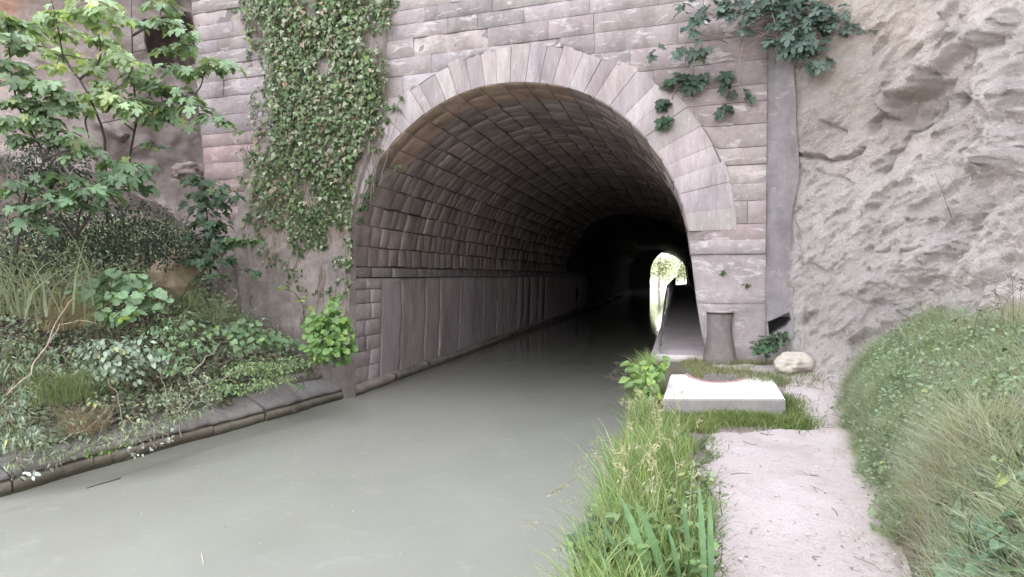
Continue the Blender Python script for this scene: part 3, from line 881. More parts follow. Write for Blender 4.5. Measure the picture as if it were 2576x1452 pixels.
# ==================================================================== TOWPATH THROUGH THE TUNNEL, RAILING, BOLLARD, SLAB, BOULDERS
wk = thing('walkway', 'narrow concrete towpath ledge entering the tunnel beside the water', 'walkway', (0, 10.4, 0))
ZW = 1.05
d0 = at_z(np.array([1637., 1760.]), np.array([892., 892.]), ZW)
XW0, XW1, YW = float(d0[0, 0]), float(d0[1, 0]), float(d0[:, 1].mean())
mb = MB()
ysw = np.concatenate([np.linspace(YW, YW + 14, 50), np.linspace(YW + 15, 84, 30)])
prof = [(XW0 + .03, -.6), (XW0 + .03, ZW - .14), (XW0, ZW - .13), (XW0, ZW - .012), (XW0 + .012, ZW), (XW0 + .2, ZW + .002), (.15, ZW), (1.3, ZW)]
P = np.array([[(x, y, z) for y in ysw] for x, z in prof])
P[4:, :, 2] += .006 * fbm(P[4:] * 3, 3, 171); P[5, :, 0] += 0
mb.grid(P, (.42, .37, .375))
mb.build('deck', M_RENDER, wk)
mb = MB(); mb.box((XW0 + .004, YW - .012, ZW - .135), (.42, YW + .05, ZW - .004), (.5, .45, .45)); mb.box((XW0 + .14, YW - .35, .3), (.50, YW - .005, ZW - .20), (.36, .32, .325))
mb.build('front_step', M_RENDER, wk)
rail = thing('railing', 'thin grey steel railing along the water edge of the tunnel towpath', 'railing', (-.28, YW, ZW))
RX = -.29
mb = MB()
rp = np.array([(RX, YW + .02, ZW - .05), (RX, YW + .08, ZW + .05), (RX, YW + 1.6, ZW + .25), (RX, YW + 4.5, ZW + .62), (RX, YW + 8, ZW + .95), (RX, 40, ZW + 1.0), (RX, 83, ZW + 1.0)])
rpc = np.stack([np.interp(np.linspace(0, 1, 60) ** 2.2 * (83 - YW) + YW + .02, rp[:, 1], rp[:, i]) for i in range(3)], 1)
mb.tube(rpc, .022, 8, (.35, .33, .33)); mb.build('handrail', M_STEEL, rail)
yy = YW + 1.2
while yy < 84:
    zt_ = float(np.interp(yy, rp[:, 1], rp[:, 2]))
    mb = MB(); mb.tube(np.array([(RX, yy, ZW - .01), (RX, yy, zt_)]), .016, 6, (.3, .28, .28)); mb.build('post', M_STEEL, rail)
    yy += 2.2 if yy < 30 else 3.2

bp = at_z(np.array(1810.), np.array(914.), .94)
bol = thing('bollard', 'waisted grey stone mooring bollard in front of the right pier', 'bollard', bp)
mb = MB()
prof = [(0.285, -.12), (.268, 0), (.240, .10), (.208, .25), (.192, .42), (.183, .58), (.180, .68), (.188, .74), (.196, .772), (.176, .776), (.176, .79)]
an = np.linspace(0, 2 * math.pi, 41)
P = np.array([[(bp[0] + r * math.cos(a), bp[1] + r * math.sin(a), bp[2] + z_) for a in an] for r, z_ in prof])
dv = np.stack([np.cos(an), np.sin(an), 0 * an], 1)
P[:, :-1] += (.014 * fbm(P[:, :-1] * 8, 5, 181))[..., None] * dv[None, :-1]; P[:, -1] = P[:, 0]
bc = np.tile(np.array([.20, .172, .168]), (P.shape[0], P.shape[1], 1)); bc[-3:] *= .25; mb.grid(P, bc); mb.build('shaft', M_BOLL, bol, smooth=True)  # top rings near black: shade under the cap painted in
mb = MB()
P = np.array([[(bp[0] + r * math.cos(a), bp[1] + r * math.sin(a), bp[2] + z_) for a in an] for r, z_ in ((.176, .782), (.200, .786), (.202, .808), (.17, .82), (.0, .824))])
mb.grid(P, (.36, .32, .32)); mb.build('cap', M_BOLL, bol, smooth=True)

ZS = .915
qf = at_z(np.array([1668., 1976.]), np.array([1004., 1004.]), ZS); qb = at_z(np.array([1692., 1926.]), np.array([926., 922.]), ZS)
sl = thing('concrete_slab', 'white concrete slab with a curved recess at its back, before the bollard', 'slab', ((qf[0] + qf[1]) / 2) * [1, 1, 0] + [0, 0, .6])
arcp = at_z(np.array([1716., 1735, 1770, 1812, 1855, 1892, 1910]), np.array([934., 950, 961, 965, 960, 947, 931]), ZS)
out2 = np.concatenate([[qf[0], qf[1], qb[1]], arcp[::-1], [qb[0]]])
bm = bmesh.new()
vs = [bm.verts.new(Vector((*p[:2], ZS)) - sl.location) for p in out2]
f = bm.faces.new(vs)
r = bmesh.ops.extrude_face_region(bm, geom=[f]); vv = [x for x in r['geom'] if isinstance(x, bmesh.types.BMVert)]
bmesh.ops.translate(bm, verts=vv, vec=(0, 0, -.45))
bmesh.ops.recalc_face_normals(bm, faces=bm.faces)
be = [e_ for e_ in bm.edges if all(abs(v_.co.z - (ZS - sl.location.z)) < 1e-4 for v_ in e_.verts)]
bmesh.ops.bevel(bm, geom=be, offset=.012, segments=2, affect='EDGES')
me = bpy.data.meshes.new('block'); bm.to_mesh(me); bm.free()
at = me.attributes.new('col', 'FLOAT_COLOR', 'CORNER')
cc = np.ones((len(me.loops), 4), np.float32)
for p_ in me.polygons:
    for li in p_.loop_indices: cc[li, :3] = (.82, .80, .79) if p_.normal.z > .3 else (.31, .285, .28)  # sides coloured darker than the top, their shade painted in
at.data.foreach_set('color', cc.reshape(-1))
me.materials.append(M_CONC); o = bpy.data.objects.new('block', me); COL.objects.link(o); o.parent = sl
# worn inner rim of the recess and the soil inside it
mb = MB()
cen = arcp.mean(0) * .3 + .7 * (arcp[0] + arcp[-1]) / 2
ac = curve_pts(arcp, 30); ain = cen + (ac - cen) * .86
P = np.stack([ac + [0, 0, -.004], cen + (ac - cen) * .97 + [0, 0, .012], cen + (ac - cen) * .9 + [0, 0, .008], ain + [0, 0, -.06]])
P[1:3] += (.006 * fbm(P[1:3] * 9, 3, 9))[..., None] * ZZ
mb.grid(P, (.46, .30, .28)); mb.build('recess_rim', M_RENDER, sl)
mb = MB()
rr = np.linspace(0, 1.0, 8)
P = np.stack([cen + (ac - cen) * r_ * .9 + [0, 0, -.02 + .03 * (1 - r_)] for r_ in rr]); mb.grid(P, (.26, .19, .16))
bkp = np.stack([ac[[0, -1]] * [1, 1, 1], ac[[0, -1]] + np.array([0, .5, -.0])]); mb.grid(bkp + [0, 0, -.02], (.26, .19, .16))
mb.build('recess_soil', M_EARTH, sl)

def boulder(name, label, cen, r, col, seed, squash=(1, 1, 1), mat=M_BOULD, rot=0, sub=4, group=None):
    bm = bmesh.new(); bmesh.ops.create_icosphere(bm, subdivisions=sub, radius=1)
    V = np.array([v.co[:] for v in bm.verts]); F = np.array([[v.index for v in f.verts] for f in bm.faces]); bm.free()
    d = 1 + .28 * fbm(V * 1.1 + seed, 3, seed) + .10 * ridged(V * 1.9 + seed, 3, seed + 5)
    d = np.minimum(d, 1.12)
    V = V * d[:, None] * np.array(r) * np.array(squash)
    c_, s_ = math.cos(rot), math.sin(rot); V = np.stack([V[:, 0] * c_ - V[:, 1] * s_, V[:, 0] * s_ + V[:, 1] * c_, V[:, 2]], 1)
    mb = MB(); mb.add(V + np.array(cen), F, np.array(col))
    o = mb.build(name, mat, smooth=True); tag(o, label, 'boulder' if 'boulder' in name else 'stone', group); return o
pb = at_d(np.array(1994.), np.array(914.), 8.75)
boulder('boulder', 'pale tan boulder on the path at the foot of the right cliff', pb, (.27, .21, .15), (.50, .45, .39), 3, rot=.4)
pb = at_d(np.array(440.), np.array(690.), 10.9)
boulder('boulder', 'brown blocky boulder on the left bank below the stone pier', pb, (.36, .32, .40), (.36, .285, .20), 8, rot=.2)
pb = at_d(np.array(470.), np.array(432.), 12.2)
boulder('boulder', 'rounded rock jutting from the brown rock face left of the pier', pb, (.26, .26, .20), (.25, .205, .195), 12, mat=M_CLIFFL)
for j, (u, v, rr_) in enumerate(((398, 712, .08), (392, 690, .06), (408, 668, .09), (425, 655, .06), (405, 727, .05))):
    pb = at_d(np.array(float(u)), np.array(float(v)), 10.7)
    boulder('loose_stone', 'small pale stone fallen beside the brown boulder on the left bank', pb, (rr_, rr_ * .9, rr_ * .8), (.52, .46, .42), 20 + j, sub=3, group='loose stones by the left boulder')

# ==================================================================== IVY
ivy = thing('ivy', 'dense curtain of green ivy hanging over the buttress left of the arch', 'ivy', FP(-6.2, .6, .7))
IVP = [(600, -40), (612, 60), (640, 120), (668, 190), (655, 300), (640, 400), (632, 500), (655, 560), (720, 580), (790, 530), (850, 480), (905, 400), (940, 330), (962, 250), (955, 180), (965, 90), (985, 0), (985, -40)]
def scatter_poly(poly, n):
    P = np.array(poly, float); lo, hi = P.min(0), P.max(0); out = np.zeros((0, 2))
    while len(out) < n:
        q = lo + rng.random((n * 2, 2)) * (hi - lo); q = q[in_poly(q[:, 0], q[:, 1], poly)]; out = np.concatenate([out, q])
    return out[:n]
def ivy_leaves(mb, uv, size, base, lift=(.01, .10), kind='ivy'):
    p, s, z = on_buttress(uv[:, 0], uv[:, 1], 0)
    n = len(p)
    p = p + FN * rng.uniform(*lift, (n, 1))
    nr = unit(FN + .55 * rnd_dir(n) + .35 * ZZ)
    tip = -ZZ + .7 * rng.normal(size=(n, 3))
    gc = greens(n, base, .34, .14); r1 = rng.random((n, 1)); gc = np.where(r1 < .22, greens(n, (.33, .36, .26), .15, 0), gc); gc = np.where(r1 > .95, greens(n, (.30, .22, .16), .2, 0), gc)  # pale leaves paint in the glints; brown ones are dead
    leaves(mb, kind, p, nr, tip, size * rng.uniform(.6, 1.35, n), gc)
mb = MB()
uv = scatter_poly(IVP, 11500)
dn = fbm(np.stack([uv[:, 0] * .018, uv[:, 1] * .011, 0 * uv[:, 0]], -1), 5, 201)
edge = seg_dist(uv[:, 0], uv[:, 1], IVP + [IVP[0]])
uv = uv[(dn + .30 + .30 * sstep(0, 60, edge) + .5 * rng.random(len(uv)) - .35 * sstep(350, 650, uv[:, 1] + .6 * (uv[:, 0] - 700)) > .15)]
hf = len(uv) // 3
ivy_leaves(mb, uv[:hf], .085, (.12, .18, .085), (.03, .20))
ivy_leaves(mb, uv[hf:], .055, (.135, .185, .10))
# thin lower fringes
for poly, n in (([(640, 480), (900, 400), (886, 560), (884, 690), (800, 740), (700, 720), (650, 620)], 1500), ([(575, 20), (640, 20), (670, 330), (640, 560), (596, 560), (625, 330), (640, 180)], 500), ([(940, 0), (1000, 0), (985, 160), (965, 300), (935, 380), (930, 300)], 500),([(640, 560), (760, 560), (880, 440), (890, 560), (840, 700), (780, 720), (700, 640)], 900), ([(600, 330), (640, 330), (640, 620), (600, 620)], 130), ([(690, 520), (880, 480), (880, 680), (760, 640)], 260),
                ([(866, 600), (886, 600), (890, 745), (872, 745)], 130), ([(790, 660), (840, 660), (835, 745), (795, 740)], 140)):
    uv = scatter_poly(poly, n)
    dn = fbm(np.stack([uv[:, 0] * .02, uv[:, 1] * .02, 0 * uv[:, 0]], -1), 3, 205); uv = uv[dn > -.1]
    ivy_leaves(mb, uv, .06, (.08, .135, .055))
mb.build('foliage', M_IVY, ivy)
mb = MB()
for k_ in range(330):
    u0 = random.uniform(620, 880); v0 = random.uniform(480, 860)
    pts_ = [(u0 + random.uniform(-8, 8) + (v0 - t_ * 60) * 0 + t_ * random.uniform(2, 14), v0 - t_ * random.uniform(45, 70)) for t_ in range(5)]
    uu = np.array(pts_)
    uu[:, 0] = np.minimum(uu[:, 0], np.interp(uu[:, 1], BR[:, 1], BR[:, 0]) - 6)
    p, s, z = on_buttress(uu[:, 0], uu[:, 1], .0)
    g_ = random.uniform(.8, 1.5)
    stem(mb, p + FN * .01, .009, .004, 9, 4, np.array([.26, .21, .18]) * g_)
for k_ in range(140):
    u0 = random.uniform(620, 960); v0 = random.uniform(60, 520)
    uu = np.array([(u0 + t_ * random.uniform(-4, 10), v0 - t_ * random.uniform(30, 60)) for t_ in range(5)])
    p, s, z = on_buttress(uu[:, 0], uu[:, 1], .0)
    stem(mb, p + FN * .02, .008, .003, 9, 4, np.array([.24, .2, .17]))
mb.build('stems', M_BARK, ivy)

def wall_sprig(label, leafs, depth_o=.06, size=.16, base=(.06, .10, .055), kind='fig', stems=(), name='wall_plant', cat='wall plant', group=None):
    us = np.array([l_[0] for l_ in leafs], float); vs_ = np.array([l_[1] for l_ in leafs], float)
    s, z = fac_sz(us.mean(), vs_.mean(), .0)
    t = thing(name, label, cat, FP(s, z, 0), group)
    mb = MB(); root = FP(s, z + .05, -.02)
    for (u, v, r_, n) in leafs:
        s, z = fac_sz(u, v, depth_o); c = FP(s, z, depth_o)
        k_ = r_ / FPX * 10.8
        p = c + rng.normal(size=(n, 3)) * np.array([k_ * .5, .04, k_ * .35]); 
        nr = unit(ZZ * .75 + FN * .8 + .5 * rnd_dir(n)); tip = (p - c) * 4 + FN * .3 - ZZ * .35 + .5 * rng.normal(size=(n, 3))
        leaves(mb, kind, p, nr, tip, size * rng.uniform(.6, 1.2, n), greens(n, base, .25, .04))
    mb.build('foliage', M_LEAF, t)
    mb = MB()
    for pl__ in stems:
        pts_ = []
        for k_, (u, v) in enumerate(pl__):
            o_ = depth_o * (.2 + .8 * min(1, k_ / 2)); s, z = fac_sz(u, v, o_); pts_.append(FP(s, z, o_))
        mq = MB(); stem(mq, pts_, .010, .004, 12, 5, (.26, .21, .19)); mq.build('stem', M_BARK, t)
    if not stems:
        c = mb
        for (u, v, r_, n) in leafs:
            s, z = fac_sz(u, v, depth_o); mq = MB(); stem(mq, [root, FP(s, z, depth_o)], .006, .003, 4, 4, (.2, .17, .14)); mq.build('stem', M_BARK, t)
    return t
wall_sprig('ivy sprigs creeping over the left haunch of the arch ring', [(1010, 245, 12, 8), (990, 275, 14, 12), (975, 300, 12, 10), (960, 330, 12, 8), (950, 375, 14, 10)], .05, .085, (.09, .15, .05), 'ivy')
wall_sprig('dark ivy tuft hanging into the arch mouth on its left edge', [(935, 455, 16, 16), (925, 490, 16, 18), (912, 520, 14, 14), (905, 550, 12, 8), (995, 424, 18, 6)], .08, .10, (.06, .11, .045), 'ivy')
wall_sprig('leafy fig sprig on the wall right of the arch, in a row of leaves', [(1690, 205, 26, 6), (1720, 195, 22, 6), (1745, 210, 16, 5), (1790, 200, 30, 8), (1820, 205, 25, 6)], .10, .19, (.05, .085, .055), stems=[[(1690, 250), (1700, 225), (1735, 190)], [(1735, 200), (1790, 205)]])
wall_sprig('small fig tuft lowest on the wall right of the arch', [(1672, 300, 14, 8), (1668, 306, 10, 6)], .10, .15, (.055, .105, .055))
wall_sprig('small fig sprig just above the lowest tuft right of the arch', [(1660, 262, 14, 6), (1668, 255, 10, 3)], .10, .15, (.055, .09, .06))
wall_sprig('single drooping leaf cluster on the wall below the hanging vine stem', [(1812, 272, 14, 5), (1880, 232, 24, 4)], .10, .17, (.055, .09, .06), stems=[[(1870, 60), (1862, 120), (1856, 180), (1862, 225), (1875, 235)]])
# the overhanging fig at the top right
wall_sprig('tangled fig branches with blue-green leaves hanging over the wall top right', [(1735, 15, 40, 10), (1800, 20, 40, 12), (1770, 45, 25, 6), (1765, 130, 28, 10), (1700, 140, 18, 4), (1655, 130, 14, 3), (1740, 60, 25, 7), (1880, 30, 45, 16), (1930, 15, 50, 18), (1980, 25, 50, 20),
           (2030, 40, 45, 18), (2080, 20, 45, 16), (2000, 75, 40, 16), (2050, 80, 35, 12), (1960, 110, 35, 14), (2010, 115, 35, 12), (2040, 105, 30, 10), (2060, 155, 22, 7), (2030, 150, 20, 5), (2110, 60, 25, 6), (2150, 50, 22, 4), (2185, 70, 10, 2), (1900, 5, 60, 14), (1990, -20, 70, 20)],
             .42, .17, (.085, .125, .105), stems=[[(1900 + rng.uniform(-40, 160), rng.uniform(-20, 70)), (1930 + rng.uniform(-60, 120), rng.uniform(10, 90)), (1950 + rng.uniform(-90, 120), rng.uniform(20, 130))] for _ in range(26)] + [[(1950, 160), (1945, 110), (1950, 60), (1930, 0)], [(1945, 110), (1980, 60), (2060, 20)], [(1950, 70), (1900, 20), (1850, 40)], [(1930, 60), (1880, 90), (1865, 130), (1860, 170), (1862, 200)], [(1950, 90), (1780, 90), (1740, 70)],
           [(1900, 20), (1960, 55), (1995, 65)], [(2030, 0), (2040, 60), (2050, 110)], [(1890, 45), (1850, 10)], [(1985, -10), (1930, 20), (1870, 50)]], name='hanging_fig', cat='fig')

# ==================================================================== LEFT BANK PLANTS
def cluster_leaves(mb, kind, u, v, rpx, dep, n, size, base, flat=.35, yellow=.08, up=1.0, var=.22):
    c = at_d(np.array(float(u)), np.array(float(v)), float(dep))
    r_ = rpx / FPX * dep
    d = rnd_dir(n) * (rng.random((n, 1)) ** .5) * r_ * np.array([1, 1, flat])
    p = c + d
    out = unit(d * np.array([1, 1, .4]) + .15 * rnd_dir(n))
    nr = unit(ZZ * up + .45 * out + .38 * rnd_dir(n) + np.array([.15, -.35, 0]))
    leaves(mb, kind, p, nr, out * 1.0 - ZZ * .3 + .3 * rnd_dir(n), size * rng.uniform(.55, 1.25, n), greens(n, base, var, yellow))
    return c
def bushy(name, label, cat, root_uvd, clusters, kind, size, base, dens=1.0, flat=.35, stems=(), up=1.0, yellow=.08, mat=M_LEAF, stemcol=(.07, .055, .05), r0=.02, group=None, var=.22, root=None):
    """clusters: (u, v, r_px, depth); the plant's stems run from its root to every cluster"""
    if root is None: root = at_d(np.array(float(root_uvd[0])), np.array(float(root_uvd[1])), float(root_uvd[2]))
    t = thing(name, label, cat, root, group)
    mb = MB(); cs = []
    for (u, v, r_, dep) in clusters:
        n = max(3, int(dens * (r_ / FPX * dep) ** 2 / size ** 2 * 3.0))
        cs.append(cluster_leaves(mb, kind, u, v, r_, dep, n, size, base, flat, yellow, up, var))
    mb.build('foliage', mat, t)
    mb = MB(); nodes = [root]
    for pl__ in stems:
        pts_ = np.array([at_d(np.array(float(a)), np.array(float(b_)), float(d)) for a, b_, d in pl__])
        p = stem(mb, pts_, r0, r0 * .35, 14, 6, stemcol); nodes += list(p[3:])
    for c in sorted(cs, key=lambda x: np.linalg.norm(x - root)):
        nd = np.array(nodes); j = np.argmin(np.linalg.norm(nd - c, axis=1) + .25 * (nd[:, 2] > c[2]))
        mid = (nd[j] + c) / 2 + np.array([0, 0, .04]) + rng.normal(size=3) * .03
        p = stem(mb, [nd[j], mid, c], r0 * .4, r0 * .15, 7, 5, stemcol); nodes.append(c); nodes.append(p[3])
    mb.build('stems', M_BARK, t)
    return t
FIG = (.20, .285, .175); FIGB = (.31, .41, .245)  # second green is lighter: sunlight on the top leaves put into the colour
bushy('fig_sapling', 'young fig with bright leaves and thin dark stems before the left rock face', 'fig', (270, 560, 9.2),
      [(310, 140, 46, 8.8), (335, 165, 40, 8.8), (280, 120, 30, 8.9), (230, 175, 30, 8.9), (245, 205, 30, 8.9), (235, 235, 48, 8.7), (275, 245, 45, 8.7), (320, 265, 46, 8.7), (345, 285, 35, 8.7), (290, 225, 30, 8.8), (150, 30, 50, 8.6), (240, 15, 55, 8.5), (205, 40, 40, 8.6), (290, 40, 40, 8.6), (275, 70, 25, 8.7), (120, 50, 40, 8.6),
       (160, 80, 35, 8.8), (110, 95, 30, 8.8), (210, 95, 40, 9.2), (265, 95, 35, 9.2), (185, 135, 40, 9.4), (130, 130, 35, 9.3), (260, 155, 40, 9.5), (140, 170, 30, 9.5)],
      'fig', .17, FIGB, 2.9, .28, [[(270, 560, 9.2), (265, 410, 9.1), (262, 340, 9.0), (240, 280, 8.9), (225, 245, 8.8), (200, 200, 8.9), (160, 145, 8.9), (150, 90, 8.8), (130, 0, 8.6)],
       [(240, 280, 8.9), (215, 300, 8.9), (225, 350, 9.0)], [(160, 145, 8.9), (110, 120, 8.9), (60, 110, 8.8)], [(200, 200, 8.9), (250, 150, 8.9), (245, 60, 8.7)]], yellow=.15)
bushy('fig_sapling', 'fig sapling reaching sideways across the pale stone pier', 'fig', (330, 470, 9.6),
      [(350, 200, 45, 9.2), (395, 215, 50, 9.1), (440, 225, 46, 9.0), (470, 250, 40, 9.0), (440, 175, 46, 9.2), (480, 180, 36, 9.0), (545, 155, 40, 8.8), (520, 170, 32, 8.9), (575, 165, 30, 8.8), (495, 275, 40, 9.0), (535, 300, 36, 8.9), (560, 310, 28, 8.9), (612, 332, 18, 8.8), (390, 265, 44, 9.2), (350, 250, 40, 9.2),
       (430, 60, 45, 9.3), (465, 85, 36, 9.2), (405, 15, 45, 9.3), (340, 55, 36, 9.3), (450, 120, 40, 9.3), (410, 125, 30, 9.4), (380, 300, 36, 9.3), (425, 290, 30, 9.3), (395, 365, 26, 9.4), (480, 320, 18, 9.2)],
      'fig', .155, FIG, 2.9, .26, [[(330, 470, 9.6), (325, 410, 9.5), (338, 330, 9.4), (345, 290, 9.3), (335, 200, 9.3), (332, 90, 9.3), (330, 0, 9.3)],
       [(338, 330, 9.4), (300, 300, 9.4)], [(400, 235, 9.2), (455, 258, 9.0), (500, 225, 9.0), (515, 180, 8.9)], [(332, 90, 9.3), (390, 60, 9.3), (430, 60, 9.3)], [(338, 310, 9.4), (400, 260, 9.2), (455, 258, 9.0), (540, 275, 8.9)]], yellow=.12)
bushy('fig_sapling', 'leafy fig branches spreading from the left edge of the photo', 'fig', (40, 640, 8.0),
      [(25, 100, 55, 7.6), (60, 60, 50, 7.8), (15, 50, 50, 7.7), (70, 120, 40, 7.8), (20, 160, 45, 7.7), (60, 180, 30, 7.8), (45, 205, 55, 7.7), (110, 215, 55, 7.8), (150, 240, 50, 7.9), (20, 250, 50, 7.6), (75, 255, 50, 7.8), (185, 265, 40, 8.0), (130, 275, 45, 7.9), (90, 300, 50, 7.8), (30, 310, 60, 7.7), (150, 325, 45, 7.9), (180, 350, 48, 7.9), (210, 370, 36, 8.0), (195, 395, 32, 8.0),
       (130, 350, 40, 7.9), (70, 350, 40, 7.8)], 'fig', .155, FIG, 2.9, .28, [[(40, 640, 8.0), (60, 500, 8.0), (110, 400, 7.9), (60, 300, 7.8), (30, 200, 7.7), (20, 60, 7.7)], [(110, 400, 7.9), (140, 330, 7.9), (100, 290, 7.9), (0, 260, 7.7)], [(110, 400, 7.9), (170, 380, 7.9)]], yellow=.12)
bushy('fig_sapling', 'low fig spreading flat layers of leaves over the dark thicket', 'fig', (190, 600, 8.4),
      [(120, 440, 45, 8.0), (160, 450, 46, 8.0), (200, 470, 50, 7.9), (240, 490, 50, 7.9), (130, 490, 50, 7.9), (180, 510, 46, 7.8), (60, 465, 45, 7.8), (30, 480, 36, 7.7), (300, 405, 46, 8.4), (345, 425, 45, 8.4), (320, 445, 50, 8.3), (275, 440, 40, 8.3), (365, 470, 30, 8.4), (290, 470, 40, 8.2), (60, 520, 42, 7.7), (100, 525, 32, 7.7), (230, 520, 30, 7.9), (110, 575, 14, 7.8), (70, 553, 12, 7.7)],
      'fig', .16, (.125, .20, .115), 2.2, .25, [[(190, 600, 8.4), (200, 540, 8.2), (220, 500, 8.0)], [(190, 600, 8.4), (240, 520, 8.3), (310, 430, 8.4)], [(190, 600, 8.4), (120, 500, 8.0)]], yellow=.1)
DK = (.045, .066, .045)
def thicket(label, clusters, base=DK, size=.05, kind='oval', dens=1.0, root=None, flat=.8, up=.5, group=None, name='shrub', cat='shrub', yellow=.03, stemcol=(.09, .075, .06), var=.35):
    u, v, r_, d = clusters[0]
    return bushy(name, label, cat, root or (u, v + r_ * 1.2, d + .1), clusters, kind, size, base, dens, flat, (), up, yellow, M_LEAF, stemcol, .016, group, var)
thicket('very dark shrub filling the left edge below the fig leaves', [(50, 420, 80, 8.9), (120, 420, 90, 9.1), (200, 430, 80, 9.3), (60, 560, 100, 8.6), (150, 570, 100, 8.8), (230, 590, 90, 9.0), (30, 660, 90, 8.3), (120, 640, 80, 8.6), (90, 360, 70, 9.2)], dens=1.5)
thicket('dark green shrub between the low fig and the leafy pier bush', [(310, 540, 70, 9.6), (370, 560, 70, 9.9), (420, 600, 75, 10.2), (340, 620, 80, 9.7), (290, 600, 70, 9.4), (400, 640, 60, 10.0), (260, 630, 70, 9.2), (460, 620, 50, 10.4)], dens=1.5)
bushy('fig_bush', 'deep green leafy fig bush at the foot of the pale stone pier', 'fig', (530, 720, 10.9),
      [(490, 450, 36, 10.9), (520, 470, 45, 10.8), (555, 490, 40, 10.7), (500, 500, 46, 10.8), (540, 520, 36, 10.7), (585, 495, 22, 10.6), (510, 550, 46, 10.7), (545, 570, 40, 10.7), (520, 595, 46, 10.6), (550, 615, 36, 10.6), (495, 630, 42, 10.6), (525, 655, 40, 10.5), (560, 655, 26, 10.5), (490, 660, 30, 10.5), (530, 690, 30, 10.4)],
      'fig', .15, (.070, .120, .070), 2.0, .5, [[(530, 720, 10.9), (525, 600, 10.8), (515, 480, 10.9)]], yellow=.05)
bushy('fig_sprig', 'small leafy sprig sticking out right of the deep green pier bush', 'fig', (570, 625, 10.8), [(590, 603, 25, 10.5), (620, 605, 28, 10.4), (645, 605, 20, 10.4), (600, 612, 22, 10.5)], 'fig', .13, (.12, .19, .09), 2.2, .3)
bushy('fig_sprig', 'dark leaf sprig at the root of the buttress above the dry scree', 'fig', (640, 700, 10.4), [(625, 680, 22, 10.3), (645, 690, 18, 10.3), (560, 690, 24, 10.2), (575, 705, 18, 10.2)], 'fig', .12, (.055, .105, .05), .8, .4)
bushy('vine', 'light green lobed-leaf vine mounded in the middle of the left bank', 'vine', (290, 830, 8.9),
      [(300, 690, 36, 9.0), (335, 705, 40, 8.9), (270, 715, 42, 8.8), (240, 745, 40, 8.6), (300, 745, 45, 8.7), (345, 745, 45, 8.7), (380, 735, 36, 8.8), (210, 735, 36, 8.6), (260, 785, 42, 8.5), (320, 785, 45, 8.5), (370, 780, 36, 8.6), (400, 760, 30, 8.8), (230, 800, 30, 8.4)],
      'round', .15, (.22, .335, .20), 2.4, .5, yellow=.04)
bushy('vine', 'tiny yellow-green shoot at the foot of the mounded vine', 'vine', (290, 825, 8.3), [(280, 795, 14, 8.25), (300, 800, 12, 8.2)], 'round', .10, (.22, .30, .05), 1.2, .4, yellow=.4)
bushy('vine_bush', 'vivid green round-leaved bush at the left corner of the arch', 'bush', (840, 925, 10.7),
      [(848, 752, 18, 10.5), (840, 775, 24, 10.4), (800, 800, 36, 10.3), (835, 805, 38, 10.2), (865, 820, 30, 10.3), (790, 830, 36, 10.2), (825, 840, 42, 10.1), (860, 850, 36, 10.2), (800, 865, 36, 10.1), (840, 875, 42, 10.1), (872, 880, 24, 10.3), (815, 895, 30, 10.1), (860, 905, 22, 10.3)],
      'round', .105, (.165, .28, .095), 3.4, .75, yellow=.22, up=.7)
bushy('vine_bush', 'pale yellow-green sprig behind the vivid round-leaved bush', 'bush', (770, 810, 10.7), [(755, 755, 20, 10.6), (775, 775, 20, 10.5), (765, 790, 16, 10.5), (705, 725, 16, 10.5)], 'round', .10, (.20, .27, .10), .8, .6, yellow=.2)
SCR = (.26, .33, .25)
def herb(label, clusters, **k):
    return thicket(label, clusters, **{**dict(base=SCR, size=.075, kind='oval', dens=2.3, flat=.55, up=.8, name='herb_clump', cat='herb', yellow=.08, var=.25), **k})
herb('grey-green herb clump under the mounded vine, tallest on the lower bank', [(220, 880, 60, 8.1), (280, 880, 65, 8.2), (340, 870, 60, 8.4), (250, 930, 60, 7.9), (310, 930, 60, 8.1), (380, 900, 50, 8.5), (190, 930, 45, 7.8)], base=(.29, .36, .29), size=.085)
herb('mid green nettle patch right of the mounded vine', [(420, 830, 55, 8.8), (470, 810, 50, 9.2), (430, 880, 50, 8.7), (490, 860, 50, 9.1), (530, 830, 40, 9.5), (450, 920, 40, 8.6)], base=(.23, .335, .20), size=.08)
herb('leafy patch on the bank below the dry scree', [(590, 830, 40, 9.7), (620, 815, 36, 9.9), (650, 850, 40, 9.9), (600, 870, 36, 9.5), (690, 850, 36, 10.2), (720, 865, 30, 10.3)], base=(.18, .275, .15), kind='round', size=.09)
herb('low light green herbs along the coping near the arch', [(600, 930, 40, 9.0), (640, 920, 40, 9.2), (690, 930, 40, 9.4), (730, 915, 36, 9.7), (660, 965, 36, 8.9), (610, 975, 36, 8.7), (560, 970, 36, 8.5), (720, 955, 26, 9.4), (780, 905, 26, 10.0)], base=(.21, .30, .15), size=.05)
herb('green sprig lying on the coping stone near the arch', [(745, 968, 16, 9.4), (765, 968, 12, 9.5)], base=(.12, .22, .08), size=.06, dens=1.0)
herb('bright green moss and cress at the coping edge, lower left', [(235, 1140, 24, 6.9), (265, 1135, 24, 7.0), (295, 1125, 22, 7.1), (320, 1115, 18, 7.2)], base=(.12, .22, .04), size=.035, dens=.9, flat=.4)
herb('silvery leaves drooping over the coping to the water, left', [(320, 1130, 22, 7.0), (345, 1140, 20, 7.05), (375, 1125, 20, 7.15), (400, 1120, 18, 7.3), (425, 1105, 22, 7.4), (435, 1075, 24, 7.5)], base=(.36, .40, .36), size=.05, dens=.7, flat=.5)
herb('pale leaves hanging at the water line in the lower left corner', [(60, 1190, 16, 6.25), (85, 1190, 16, 6.3), (40, 1200, 14, 6.25)], base=(.5, .54, .54), size=.06, dens=.7)
